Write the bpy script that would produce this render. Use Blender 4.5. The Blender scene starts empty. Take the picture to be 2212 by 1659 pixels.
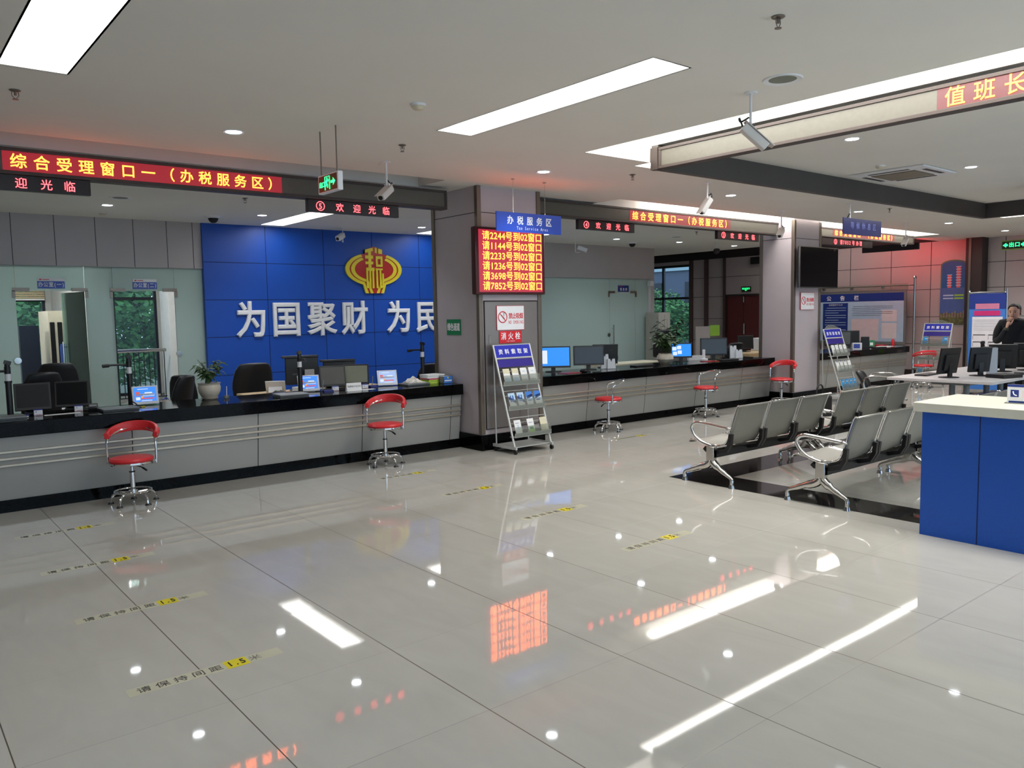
import bpy, math, random
from mathutils import Vector, Matrix
random.seed(7)
S = bpy.context.scene
COL = S.collection
PI = math.pi

# ------------------------------------------------------------ camera, view, world, key lights
H0 = 1.65
CAM_YAW, CAM_PITCH, CAM_ROLL, FPX = 0.681839, 0.0873926, -0.0182316, 1728.73
def cam_axes(y, p, r):
    f = Vector((math.sin(y)*math.cos(p), math.cos(y)*math.cos(p), -math.sin(p)))
    rt = Vector((math.cos(y), -math.sin(y), 0)); up = rt.cross(f)
    return math.cos(r)*rt + math.sin(r)*up, -math.sin(r)*rt + math.cos(r)*up, f
cd = bpy.data.cameras.new('camera'); cam = bpy.data.objects.new('camera', cd); COL.objects.link(cam)
r_, u_, f_ = cam_axes(CAM_YAW, CAM_PITCH, CAM_ROLL)
cam.matrix_world = Matrix(((r_.x, u_.x, -f_.x, 0), (r_.y, u_.y, -f_.y, 0), (r_.z, u_.z, -f_.z, H0), (0, 0, 0, 1)))
cd.sensor_width = 36; cd.sensor_fit = 'HORIZONTAL'; cd.lens = FPX/2212*36; cd.clip_start = .05; cd.clip_end = 300
S.camera = cam
S.view_settings.view_transform = 'Standard'; S.view_settings.look = 'None'
S.view_settings.exposure = 1.0; S.view_settings.gamma = 1
S.view_settings.use_curve_mapping = False
try:
    S.cycles.use_denoising = True; S.cycles.max_bounces = 7; S.cycles.diffuse_bounces = 4; S.cycles.glossy_bounces = 4
    S.cycles.transparent_max_bounces = 10; S.cycles.sample_clamp_indirect = 4; S.cycles.caustics_reflective = False
    S.cycles.caustics_refractive = False; S.cycles.use_light_tree = True; S.cycles.use_adaptive_sampling = True
    S.cycles.adaptive_threshold = 0.02
except Exception: pass
W = bpy.data.worlds.new('overcast_sky'); S.world = W; W.use_nodes = True
wb = W.node_tree.nodes['Background']; wb.inputs[0].default_value = (.60, .70, .80, 1); wb.inputs[1].default_value = 1.4

HALL_FILL = bpy.data.lights.new('hall_fill_light', 'AREA'); HALL_FILL.shape = 'RECTANGLE'; HALL_FILL.size = 15; HALL_FILL.size_y = 2.8; HALL_FILL.energy = 45; HALL_FILL.color = (1, .98, .95)  # unseen area light added behind the camera as hall fill
_d = bpy.data.objects.new('added_fill_behind_camera', HALL_FILL); COL.objects.link(_d); _d.location = (5.5, -3.5, 1.45); _d.rotation_euler = (1.5708, 0, 0)
LIGHT_PANEL = 3.8      # emission of the recessed light boxes
COVE = 5.0             # emission of the cove strips
SPOT_W = 16.0          # watts per downlight
LED_GAIN = 0.8

# ------------------------------------------------------------ materials
def lin(c):
    return tuple(((v/255)/12.92 if v/255 <= .04045 else ((v/255+.055)/1.055)**2.4) for v in c)
MATS = {}
def mat(name, c, rough=.5, metal=0., noise=.04, nscale=8., bump=0., spec=.5, srgb=True, coat=0., stretch=None):
    if name in MATS: return MATS[name]
    m = bpy.data.materials.new(name); m.use_nodes = True; nt = m.node_tree; b = nt.nodes['Principled BSDF']
    col = lin(c) if srgb else c
    b.inputs['Roughness'].default_value = rough; b.inputs['Metallic'].default_value = metal
    b.inputs['Specular IOR Level'].default_value = spec
    if coat: b.inputs['Coat Weight'].default_value = coat; b.inputs['Coat Roughness'].default_value = .05
    tc = nt.nodes.new('ShaderNodeTexCoord'); mp = nt.nodes.new('ShaderNodeMapping'); nz = nt.nodes.new('ShaderNodeTexNoise')
    nt.links.new(tc.outputs['Object'], mp.inputs[0]); nt.links.new(mp.outputs[0], nz.inputs['Vector'])
    if stretch: mp.inputs['Scale'].default_value = stretch
    nz.inputs['Scale'].default_value = nscale; nz.inputs['Detail'].default_value = 3
    rp = nt.nodes.new('ShaderNodeValToRGB'); nt.links.new(nz.outputs['Fac'], rp.inputs[0])
    rp.color_ramp.elements[0].position = .3; rp.color_ramp.elements[1].position = .7
    rp.color_ramp.elements[0].color = (*[v*(1-noise) for v in col], 1); rp.color_ramp.elements[1].color = (*[min(1, v*(1+noise)) for v in col], 1)
    nt.links.new(rp.outputs[0], b.inputs['Base Color'])
    if bump:
        bp = nt.nodes.new('ShaderNodeBump'); bp.inputs['Strength'].default_value = bump; bp.inputs['Distance'].default_value = .01
        nt.links.new(nz.outputs['Fac'], bp.inputs['Height']); nt.links.new(bp.outputs[0], b.inputs['Normal'])
    MATS[name] = m; return m
def emis(name, c, strength, srgb=False, base=None):
    if name in MATS: return MATS[name]
    m = bpy.data.materials.new(name); m.use_nodes = True; nt = m.node_tree; b = nt.nodes['Principled BSDF']
    col = lin(c) if srgb else c
    b.inputs['Base Color'].default_value = (*(base or (.02, .02, .02)), 1); b.inputs['Roughness'].default_value = .4
    b.inputs['Emission Color'].default_value = (*col, 1); b.inputs['Emission Strength'].default_value = strength
    MATS[name] = m; return m
def glassy(name, tint, trans, body, rough=.08, gl=.12):
    """sheet glass: clear part + frosted (diffuse) part + surface reflection"""
    m = bpy.data.materials.new(name); m.use_nodes = True; nt = m.node_tree; nt.nodes.clear()
    N = nt.nodes.new; out = N('ShaderNodeOutputMaterial'); tr = N('ShaderNodeBsdfTransparent'); df = N('ShaderNodeBsdfDiffuse')
    tl = N('ShaderNodeBsdfTranslucent'); gs = N('ShaderNodeBsdfGlossy'); m1 = N('ShaderNodeMixShader'); m2 = N('ShaderNodeMixShader'); m3 = N('ShaderNodeMixShader')
    nz = N('ShaderNodeTexNoise'); nz.inputs['Scale'].default_value = 1.3; rp = N('ShaderNodeValToRGB')
    rp.color_ramp.elements[0].color = (*[v*.92 for v in body], 1); rp.color_ramp.elements[1].color = (*body, 1)
    nt.links.new(nz.outputs['Fac'], rp.inputs[0]); nt.links.new(rp.outputs[0], df.inputs[0]); nt.links.new(rp.outputs[0], tl.inputs[0])
    tr.inputs[0].default_value = (*tint, 1); gs.inputs['Roughness'].default_value = rough
    fr = N('ShaderNodeLayerWeight'); fr.inputs['Blend'].default_value = gl
    m1.inputs[0].default_value = .45; nt.links.new(df.outputs[0], m1.inputs[1]); nt.links.new(tl.outputs[0], m1.inputs[2])
    m2.inputs[0].default_value = trans; nt.links.new(m1.outputs[0], m2.inputs[1]); nt.links.new(tr.outputs[0], m2.inputs[2])
    nt.links.new(fr.outputs['Fresnel'], m3.inputs[0]); nt.links.new(m2.outputs[0], m3.inputs[1]); nt.links.new(gs.outputs[0], m3.inputs[2])
    nt.links.new(m3.outputs[0], out.inputs[0]); MATS[name] = m; return m

TILE, TX, TY = .79954, 1.1382, 4.9739
def floor_mat():
    m = bpy.data.materials.new('porcelain_tile_floor'); m.use_nodes = True; nt = m.node_tree; b = nt.nodes['Principled BSDF']; N = nt.nodes.new; L = nt.links.new
    def mth(op, a, b_=None, c=None):
        n = N('ShaderNodeMath'); n.operation = op
        for i, v in enumerate((a, b_, c)):
            if v is None: continue
            if isinstance(v, (int, float)): n.inputs[i].default_value = v
            else: L(v, n.inputs[i])
        return n.outputs[0]
    g = N('ShaderNodeNewGeometry'); sp = N('ShaderNodeSeparateXYZ'); L(g.outputs['Position'], sp.inputs[0])
    ux = mth('DIVIDE', mth('SUBTRACT', sp.outputs[0], TX), TILE); uy = mth('DIVIDE', mth('SUBTRACT', sp.outputs[1], TY), TILE)
    def line(u, w):
        fr = mth('FRACT', mth('ADD', u, 100.5)); d = mth('ABSOLUTE', mth('SUBTRACT', fr, .5))
        return mth('LESS_THAN', d, w/TILE)
    lx = line(ux, .0026); ly = line(uy, .0017)
    gx = mth('MAXIMUM', lx, mth('MULTIPLY', ly, .62))
    cx = mth('FLOOR', mth('ADD', ux, 100.0)); cy = mth('FLOOR', mth('ADD', uy, 100.0))
    cv = N('ShaderNodeCombineXYZ'); L(cx, cv.inputs[0]); L(cy, cv.inputs[1])
    wn = N('ShaderNodeTexWhiteNoise'); wn.noise_dimensions = '3D'; L(cv.outputs[0], wn.inputs['Vector'])
    # faint veins, drawn diagonally inside each tile
    nz = N('ShaderNodeTexNoise'); nz.inputs['Scale'].default_value = 5; nz.inputs['Detail'].default_value = 6; nz.inputs['Distortion'].default_value = 1.2
    mp = N('ShaderNodeMapping'); mp.inputs['Scale'].default_value = (1, .35, 1); mp.inputs['Rotation'].default_value = (0, 0, .5)
    L(g.outputs['Position'], mp.inputs[0]); L(mp.outputs[0], nz.inputs['Vector'])
    rp = N('ShaderNodeValToRGB'); L(nz.outputs['Fac'], rp.inputs[0])
    rp.color_ramp.elements[0].position = .3; rp.color_ramp.elements[0].color = (.405, .39, .35, 1)
    rp.color_ramp.elements[1].position = .75; rp.color_ramp.elements[1].color = (.44, .425, .382, 1)
    hv = N('ShaderNodeMixRGB'); hv.blend_type = 'MULTIPLY'; hv.inputs[0].default_value = 1; L(rp.outputs[0], hv.inputs[1])
    mr = N('ShaderNodeMapRange'); L(wn.outputs['Value'], mr.inputs[0]); mr.inputs[3].default_value = .97; mr.inputs[4].default_value = 1.02
    cc = N('ShaderNodeCombineXYZ'); [L(mr.outputs[0], cc.inputs[i]) for i in range(3)]; L(cc.outputs[0], hv.inputs[2])
    mx = N('ShaderNodeMixRGB'); L(gx, mx.inputs[0]); L(hv.outputs[0], mx.inputs[1]); mx.inputs[2].default_value = (.07, .055, .04, 1)
    L(mx.outputs[0], b.inputs['Base Color'])
    L(mth('ADD', mth('MULTIPLY', gx, .4), .035), b.inputs['Roughness'])
    b.inputs['Specular IOR Level'].default_value = .5
    # each tile lies a hair out of level, and is very slightly wavy
    wv = N('ShaderNodeTexNoise'); wv.inputs['Scale'].default_value = 1.1; wv.inputs['Detail'].default_value = 1; L(g.outputs['Position'], wv.inputs['Vector'])
    bp = N('ShaderNodeBump'); bp.inputs['Strength'].default_value = .35; bp.inputs['Distance'].default_value = .0012; L(wv.outputs['Fac'], bp.inputs['Height'])
    sc = N('ShaderNodeVectorMath'); sc.operation = 'SUBTRACT'; L(wn.outputs['Color'], sc.inputs[0]); sc.inputs[1].default_value = (.5, .5, .5)
    s2 = N('ShaderNodeVectorMath'); s2.operation = 'MULTIPLY'; L(sc.outputs[0], s2.inputs[0]); s2.inputs[1].default_value = (.0025, .0025, 0)
    ad = N('ShaderNodeVectorMath'); ad.operation = 'ADD'; L(bp.outputs[0], ad.inputs[0]); L(s2.outputs[0], ad.inputs[1])
    nm = N('ShaderNodeVectorMath'); nm.operation = 'NORMALIZE'; L(ad.outputs[0], nm.inputs[0]); L(nm.outputs[0], b.inputs['Normal'])
    return m

ceil_m = mat('ceiling_paint', (226, 222, 214), .85, noise=.015, nscale=1.5)
white_m = mat('white_paint', (222, 222, 218), .6)
cove_w = mat('cove_white', (232, 232, 228), .8)
grey_wall = mat('grey_wall_panel', (176, 170, 170), .45, noise=.03, nscale=2)
pink_wall = mat('light_stone_wall_panel', (178, 166, 164), .4, noise=.03, nscale=2)
pillar_m = mat('pillar_aluminium_panel', (186, 176, 180), .38, metal=.12, noise=.03, nscale=3)
steel_b = mat('brushed_steel_strip', (128, 118, 108), .34, metal=.75, noise=.12, nscale=4, stretch=(1, 1, .15))
steel = mat('stainless_steel', (196, 194, 190), .16, metal=1.0, noise=.05)
chrome = mat('chrome', (215, 215, 215), .07, metal=1.0, noise=.02)
bronze = mat('dark_bronze_frame', (62, 52, 48), .5, metal=.1, noise=.06)
soffit = mat('dark_beam_paint', (74, 70, 68), .6, noise=.05, nscale=4)
blue_wall = mat('royal_blue_wall_panel', (0, 74, 176), .42, noise=.03, nscale=3)
blue_lam = mat('blue_laminate', (2, 76, 172), .5, noise=.05, nscale=60)
groove = mat('panel_groove', (42, 40, 42), .8)
groove_b = mat('blue_panel_groove', (5, 32, 82), .8)
granite = mat('black_granite', (7, 7, 8), .07, noise=.5, nscale=60, spec=.10)
granite_f = mat('black_granite_floor_band', (34, 32, 31), .06, noise=.5, nscale=18)
counter_m = mat('silver_laminate_front', (158, 158, 155), .38, metal=.35, noise=.03, nscale=2)
rail_m = mat('champagne_steel_rail', (176, 166, 150), .34, metal=.7, noise=.05)
black_pl = mat('black_plastic', (20, 20, 22), .42, noise=.1)
black_sc = mat('switched_off_screen', (26, 27, 28), .42, noise=.05, spec=.25)
grey_sc = mat('grey_matte_screen', (92, 94, 86), .35, noise=.05)
white_pl = mat('white_plastic', (226, 226, 228), .35, noise=.02)
grey_pl = mat('grey_plastic', (120, 124, 126), .4)
red_vinyl = mat('red_vinyl', (206, 42, 48), .38, noise=.05, bump=.05)
leather = mat('black_leather', (24, 23, 26), .45, noise=.2, bump=.1)
paper_m = mat('white_paper', (228, 228, 226), .7, noise=.02)
wood_lt = mat('maple_desk_laminate', (206, 176, 134), .45, noise=.06, nscale=5, stretch=(1, 8, 8))
dark_red_wood = mat('dark_red_wood_door', (96, 26, 24), .4, noise=.12, nscale=4, stretch=(8, 8, 1))
navy = mat('navy_cabinet', (18, 26, 46), .4)
cream = mat('cream_cabinet', (206, 200, 176), .5)
beige = mat('beige_blind', (178, 160, 128), .7)
win_fr = mat('dark_window_frame', (34, 38, 46), .4, metal=.3)
leaf_m = mat('tree_leaf', (84, 138, 70), .6, noise=.5, nscale=3)
leaf_d = mat('dark_tree_leaf', (56, 100, 62), .6, noise=.5, nscale=3)
plant_m = mat('house_plant_leaf', (58, 84, 44), .45, noise=.35, nscale=12)
plant_d = mat('dark_house_plant_leaf', (28, 50, 30), .45, noise=.35, nscale=12)
stem_m = mat('plant_stem', (82, 78, 48), .7)
pot_m = mat('glazed_cream_pot', (206, 196, 178), .3, noise=.06)
soil_m = mat('potting_soil', (48, 36, 26), .9, noise=.3, nscale=60)
sign_blue = mat('hanging_sign_blue', (38, 72, 176), .3, noise=.03)
sign_dark = mat('dark_blue_sign', (30, 36, 92), .3, noise=.05)
rack_blue = mat('rack_header_blue', (30, 40, 170), .35)
rack_purple = mat('rack_header_indigo', (46, 30, 132), .35)
rack_grey = mat('light_grey_powder_coat', (188, 190, 188), .4, metal=.2)
acrylic = glassy('clear_acrylic', (.86, .88, .86), .72, (.5, .52, .48), gl=.1)
glass_fr = glassy('frosted_teal_glass', (.66, .80, .76), .22, (.62, .72, .69), rough=.12, gl=.15)
glass_cl = glassy('clear_greenish_glass', (.72, .88, .82), .8, (.25, .40, .36), gl=.12)
glass_w = glassy('window_pane', (.78, .88, .95), .93, (.3, .4, .5), gl=.1)
red_m = mat('sign_red', (206, 34, 44), .4); green_m = mat('sign_green', (18, 128, 78), .4)
txt_white = mat('lettering_white', (238, 238, 240), .5); txt_black = mat('lettering_black', (14, 14, 14), .6)
txt_grey = mat('floor_lettering_grey', (58, 58, 56), .4); yellow_m = mat('floor_sticker_yellow', (205, 190, 10), .3)
tape_m = mat('floor_sticker_film', (184, 181, 160), .05); emb_y = mat('emblem_gold_yellow', (232, 212, 46), .35)
emb_r = mat('emblem_red', (186, 34, 32), .3); mid_blue = mat('print_mid_blue', (60, 120, 200), .5); lt_blue = mat('print_light_blue', (178, 204, 228), .5)
navy_pr = mat('print_navy', (26, 50, 130), .5); pink_pr = mat('print_pale_pink', (226, 208, 212), .5); grn_pr = mat('print_lime', (150, 200, 70), .5)
cyan_pr = mat('print_cyan', (30, 140, 205), .5); skin = mat('skin', (222, 176, 150), .5); hair_m = mat('black_hair', (14, 12, 12), .6, noise=.3, nscale=40)
jacket = mat('dark_navy_jacket', (24, 28, 32), .8, noise=.2, nscale=30); trousers = mat('black_trousers', (22, 22, 24), .8)
drk_brown = mat('dark_brown_stone', (44, 32, 30), .4, noise=.1); desk_white = mat('white_table_laminate', (214, 208, 206), .35)
solid_top = mat('cream_solid_surface', (206, 204, 190), .3); brown_grid = mat('vent_grille_brown', (120, 108, 92), .6)
panel_led = mat('led_module_face', (86, 83, 74), .35, noise=.05, nscale=30)
panel_dk = mat('led_black_face', (24, 10, 12), .35)

E_panel = emis('light_box_diffuser', (1.0, .99, .965), LIGHT_PANEL, base=(.8, .8, .8))
E_cove = emis('cove_strip_light', (1.0, .985, .94), COVE, base=(.8, .8, .8))
E_lens = emis('downlight_lens', (.86, .93, 1.0), 14)
E_led = emis('led_amber_text', (1.0, .135, .012), 9*LED_GAIN)
E_ledr = emis('led_red_text', (1.0, .05, .06), 5*LED_GAIN)
E_bloom = emis('led_text_bloom', (1.0, .03, .06), .17)  # dim red emission imitating the bloom around the beam lettering
E_bloom2 = emis('queue_text_bloom', (1.0, .045, .10), .26)  # same bloom imitation for the number display background
E_green = emis('exit_sign_green', (.02, 1.0, .22), 1.6)
E_scr = emis('lit_screen_blue', (.03, .22, 1.0), .62); E_scr_w = emis('lit_screen_white', (.75, .85, 1.0), .5)
E_scr_c = emis('lit_screen_cyan', (.01, .24, .85), .6); E_scr_r = emis('lit_screen_red', (1, .12, .1), .35)
E_scr_p = emis('lit_screen_pale', (.35, .5, .85), .5)

# ------------------------------------------------------------ mesh builder
GL = {}
def glyph(ch, bold, ext=0.):
    k = (ch, bold, ext)
    if k in GL: return GL[k]
    c = bpy.data.curves.new('g', 'FONT'); c.body = ch; c.resolution_u = 3; c.extrude = ext
    if bold: c.bevel_depth = bold; c.bevel_resolution = 0
    c.fill_mode = 'BOTH' if (ext or bold) else 'FRONT'
    o = bpy.data.objects.new('g', c); COL.objects.link(o)
    dg = bpy.context.evaluated_depsgraph_get(); me = bpy.data.meshes.new_from_object(o.evaluated_get(dg))
    v = [(p.co.x, p.co.y, p.co.z) for p in me.vertices]; f = [tuple(p.vertices) for p in me.polygons]
    bpy.data.objects.remove(o); bpy.data.curves.remove(c); bpy.data.meshes.remove(me)
    if ord(ch) < 0x2000 and v:   # centre latin glyphs in a half-width cell
        x0, x1 = min(p[0] for p in v), max(p[0] for p in v); v = [(p[0]-(x0+x1)/2, p[1], p[2]) for p in v]
    else: v = [(p[0]-.5, p[1], p[2]) for p in v]
    GL[k] = (v, f); return GL[k]
V3 = Vector
class M:
    def __init__(s): s.v = []; s.f = []; s.m = []
    def add(s, vs, fs, mi=0):
        n = len(s.v); s.v += [tuple(p) for p in vs]; s.f += [tuple(i+n for i in f) for f in fs]; s.m += [mi]*len(fs); return s
    def box(s, a, b, mi=0):
        x0, x1 = sorted((a[0], b[0])); y0, y1 = sorted((a[1], b[1])); z0, z1 = sorted((a[2], b[2]))
        return s.add([(x0,y0,z0),(x1,y0,z0),(x1,y1,z0),(x0,y1,z0),(x0,y0,z1),(x1,y0,z1),(x1,y1,z1),(x0,y1,z1)],
                     [(3,2,1,0),(4,5,6,7),(0,1,5,4),(1,2,6,5),(2,3,7,6),(3,0,4,7)], mi)
    def obox(s, c, size, R, mi=0):
        t = M().box((-size[0]/2,-size[1]/2,-size[2]/2), (size[0]/2,size[1]/2,size[2]/2)); c = V3(c)
        return s.add([c + R @ V3(p) for p in t.v], t.f, mi)
    def quad(s, pts, mi=0): return s.add(pts, [tuple(range(len(pts)))], mi)
    def cyl(s, p0, p1, r0, r1=None, n=16, mi=0):
        p0, p1 = V3(p0), V3(p1); r1 = r0 if r1 is None else r1; d = (p1-p0).normalized()
        a = d.orthogonal().normalized(); b = d.cross(a)
        vs = [p0+(a*math.cos(2*PI*i/n)+b*math.sin(2*PI*i/n))*r0 for i in range(n)] + [p1+(a*math.cos(2*PI*i/n)+b*math.sin(2*PI*i/n))*r1 for i in range(n)]
        fs = [(i, (i+1) % n, n+(i+1) % n, n+i) for i in range(n)] + [tuple(range(n-1, -1, -1)), tuple(range(n, 2*n))]
        return s.add(vs, fs, mi)
    def tube(s, pts, r, n=10, closed=False, mi=0, sub=4, flat=None):
        P = [V3(p) for p in pts]
        if sub > 1 and len(P) > 2:
            Q = []; m = len(P)
            for i in range(m if closed else m-1):
                g = lambda k: P[k % m] if closed else P[max(0, min(m-1, k))]
                a, b, c, d = g(i-1), g(i), g(i+1), g(i+2)
                for j in range(sub):
                    t = j/sub; Q.append(.5*((2*b)+(c-a)*t+(2*a-5*b+4*c-d)*t*t+(3*b-a-3*c+d)*t**3))
            if not closed: Q.append(P[-1])
            P = Q
        m = len(P); vs = []; up = None
        for i in range(m):
            if closed: d = P[(i+1) % m]-P[i-1]
            else: d = P[min(i+1, m-1)]-P[max(i-1, 0)]
            d.normalize()
            if up is None: up = d.orthogonal().normalized()
            up = (up-d*up.dot(d)); up = up.normalized() if up.length > 1e-6 else d.orthogonal().normalized()
            w = d.cross(up); rr = r[i*len(r)//m] if isinstance(r, (list, tuple)) else r
            vs += [P[i]+(up*math.cos(2*PI*k/n)+w*math.sin(2*PI*k/n))*rr for k in range(n)]
        fs = []
        for i in range(m if closed else m-1):
            j = (i+1) % m
            fs += [(i*n+k, i*n+(k+1) % n, j*n+(k+1) % n, j*n+k) for k in range(n)]
        if not closed: fs += [tuple(range(n-1, -1, -1)), tuple((m-1)*n+k for k in range(n))]
        return s.add(vs, fs, mi)
    def lathe(s, prof, c=(0, 0, 0), n=28, mi=0):
        vs = []; c = V3(c)
        for r, z in prof: vs += [c+V3((r*math.cos(2*PI*i/n), r*math.sin(2*PI*i/n), z)) for i in range(n)]
        fs = [(k*n+i, k*n+(i+1) % n, (k+1)*n+(i+1) % n, (k+1)*n+i) for k in range(len(prof)-1) for i in range(n)]
        fs += [tuple(range(n-1, -1, -1)), tuple((len(prof)-1)*n+i for i in range(n))]
        return s.add(vs, fs, mi)
    def strip(s, prof, a, b, fn, mi=0, th=0.):
        """sweep a 2-D open profile between parameters a..b; fn(t, p) -> point. th gives thickness along profile normal"""
        n = len(prof); pr = list(prof)
        if th:
            back = []
            for i in range(n):
                p, q = prof[max(0, i-1)], prof[min(n-1, i+1)]; dx, dy = q[0]-p[0], q[1]-p[1]; l = math.hypot(dx, dy) or 1
                back.append((prof[i][0]-dy/l*th, prof[i][1]+dx/l*th))
            pr = pr + back[::-1]
        k = len(pr); vs = [fn(a, p) for p in pr]+[fn(b, p) for p in pr]
        fs = [(i, (i+1) % k, k+(i+1) % k, k+i) for i in range(k if th else k-1)]
        if th: fs += [tuple(range(k-1, -1, -1)), tuple(range(k, 2*k))]
        return s.add(vs, fs, mi)
    def prism(s, pts, o, right, up, d, mi=0):
        """2-D polygon (x along right, y along up) extruded by d along right x up"""
        o, right, up = V3(o), V3(right), V3(up); nn = right.cross(up)
        n = len(pts); a = [o+right*p[0]+up*p[1] for p in pts]; b = [p+nn*d for p in a]
        return s.add(a+b, [tuple(range(n-1, -1, -1)), tuple(range(n, 2*n))]+[(i, (i+1) % n, n+(i+1) % n, n+i) for i in range(n)], mi)
    def text(s, string, o, right, up, ch, pitch=None, cw=None, bold=0.0, mi=0, center=False, depth=0., hw=None):
        """glyphs on the plane (right, up); o = baseline start; ch = em height, pitch = cell width"""
        o, right, up = V3(o), V3(right).normalized(), V3(up).normalized(); nn = right.cross(up)
        pitch = pitch or ch*1.0; cw = cw or ch; hw = hw or pitch*.5
        adv = [(hw if (ord(c) < 0x2000 or c in '（）') and hw else pitch) for c in string]
        x = -sum(adv)/2 if center else 0
        for c, a in zip(string, adv):
            if c != ' ':
                v, f = glyph(c, bold, depth)
                s.add([o+right*(x+a/2+p[0]*cw)+up*(p[1]*ch)+nn*(p[2]*ch) for p in v], f, mi)
            x += a
        return s
def mesh(m, mats, name='m', smooth=True, angle=35):
    me = bpy.data.meshes.new(name); me.from_pydata(m.v, [], m.f)
    for x in (mats if isinstance(mats, (list, tuple)) else [mats]): me.materials.append(x)
    me.polygons.foreach_set('material_index', m.m)
    if smooth:
        me.polygons.foreach_set('use_smooth', [True]*len(m.f)); me.update()
        try: me.set_sharp_from_angle(angle=math.radians(angle))
        except Exception: pass
    me.update(); return me
def ob(name, m, mats, parent=None, loc=(0, 0, 0), bevel=0, smooth=True, label=None, rot=None, seg=2):
    o = bpy.data.objects.new(name, mesh(m, mats, name, smooth)); COL.objects.link(o); o.location = loc
    if parent: o.parent = parent
    if rot: o.rotation_euler = rot
    if bevel:
        b = o.modifiers.new('bevel', 'BEVEL'); b.width = bevel; b.segments = seg; b.limit_method = 'ANGLE'; b.angle_limit = math.radians(50)
    if label: o['label'] = label
    return o
def tag(o, label, cat, group=None, kind=None):
    o['label'] = label; o['category'] = cat
    if group: o['group'] = group
    if kind: o['kind'] = kind
    return o
def thing(name, label, cat, loc=(0, 0, 0), rz=0, group=None):
    o = bpy.data.objects.new(name, None); COL.objects.link(o); o.location = loc; o.rotation_euler = (0, 0, rz); o.empty_display_size = .1
    return tag(o, label, cat, group)
def struct(name, m, mats, parent=None, **k):
    o = ob(name, m, mats, parent, **k)
    if not parent: o['kind'] = 'structure'
    return o
def children(o): return [c for c in COL.objects if c.parent == o]
def dup(root, loc=None, rz=None, label=None, group=None, scale=None):
    def cp(o, parent):
        kids = children(o)
        c = o.copy(); COL.objects.link(c)
        if parent is not None: c.parent = parent
        for k in kids: cp(k, c)
        return c
    r = cp(root, None)
    if loc is not None: r.location = loc
    if rz is not None: r.rotation_euler = (0, 0, rz)
    if label: r['label'] = label
    if group: r['group'] = group
    if scale: r.scale = scale
    return r
X, Y, Z = V3((1, 0, 0)), V3((0, 1, 0)), V3((0, 0, 1))
R90 = PI/2

# ============================================================ THE SHELL
CZ = 3.17
X0, X1, Y0, Y1 = -3.2, 19.9, -3.2, 18.0
struct('floor', M().quad([(X0, Y0, 0), (X1+.2, Y0, 0), (X1+.2, Y1, 0), (X0, Y1, 0)]), floor_mat(), smooth=False)
# ceiling with its openings
HOLES = [(.74, 1.10, 3.3, 5.65), (3.82, 4.16, 3.3, 5.62), (5.18, 5.56, 10.45, 12.79), (8.15, 8.52, 10.45, 12.79),
         (-1.2, 5.25, 7.60, 8.16), (8.10, 17.95, 7.60, 8.15), (5.48, 15.7, Y0, 5.58), (6.42, 14.70, 5.58, 5.80), (17.2, X1, 8.4, Y1)]
xs = sorted({X0, X1, *[h[0] for h in HOLES], *[h[1] for h in HOLES]}); ys = sorted({Y0, Y1, *[h[2] for h in HOLES], *[h[3] for h in HOLES]})
m = M()
for i in range(len(xs)-1):
    for j in range(len(ys)-1):
        cx, cy = (xs[i]+xs[i+1])/2, (ys[j]+ys[j+1])/2
        if any(h[0] < cx < h[1] and h[2] < cy < h[3] for h in HOLES): continue
        m.quad([(xs[i], ys[j], CZ), (xs[i], ys[j+1], CZ), (xs[i+1], ys[j+1], CZ), (xs[i+1], ys[j], CZ)])
# tray ceiling and the wells of the coves
def well(m, x0, x1, y0, y1, z1, sides='lrfb'):
    if 'l' in sides: m.quad([(x0, y0, CZ), (x0, y0, z1), (x0, y1, z1), (x0, y1, CZ)])
    if 'r' in sides: m.quad([(x1, y0, CZ), (x1, y1, CZ), (x1, y1, z1), (x1, y0, z1)])
    if 'f' in sides: m.quad([(x0, y0, CZ), (x1, y0, CZ), (x1, y0, z1), (x0, y0, z1)])
    if 'b' in sides: m.quad([(x0, y1, CZ), (x0, y1, z1), (x1, y1, z1), (x1, y1, CZ)])
well(m, -1.2, 5.25, 7.60, 8.16, 3.4); m.quad([(-1.2, 7.6, 3.4), (-1.2, 8.16, 3.4), (5.25, 8.16, 3.4), (5.25, 7.6, 3.4)])
well(m, 8.10, 17.95, 7.60, 8.15, 3.42); m.quad([(8.1, 7.6, 3.42), (8.1, 8.15, 3.42), (17.95, 8.15, 3.42), (17.95, 7.6, 3.42)])
well(m, 5.48, 15.7, Y0, 5.58, 3.5, 'lr'); well(m, 5.48, 6.42, 5.5, 5.58, 3.5, 'b'); well(m, 14.70, 15.7, 5.5, 5.58, 3.5, 'b'); well(m, 6.42, 14.70, 5.58, 5.80, 3.5, 'lrb')
m.quad([(5.48, Y0, 3.5), (5.48, 5.57, 3.5), (6.4, 5.57, 3.5), (6.4, Y0, 3.5)]); m.quad([(14.72, Y0, 3.5), (14.72, 5.57, 3.5), (15.7, 5.57, 3.5), (15.7, Y0, 3.5)])
m.quad([(6.4, Y0, 3.33), (6.4, 5.54, 3.33), (14.72, 5.54, 3.33), (14.72, Y0, 3.33)]); m.quad([(5.48, 5.54, 3.5), (5.48, 5.80, 3.5), (15.7, 5.80, 3.5), (15.7, 5.54, 3.5)]); m.quad([(6.4, 5.54, 3.33), (6.4, 5.54, 3.5), (14.72, 5.54, 3.5), (14.72, 5.54, 3.33)])
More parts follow.
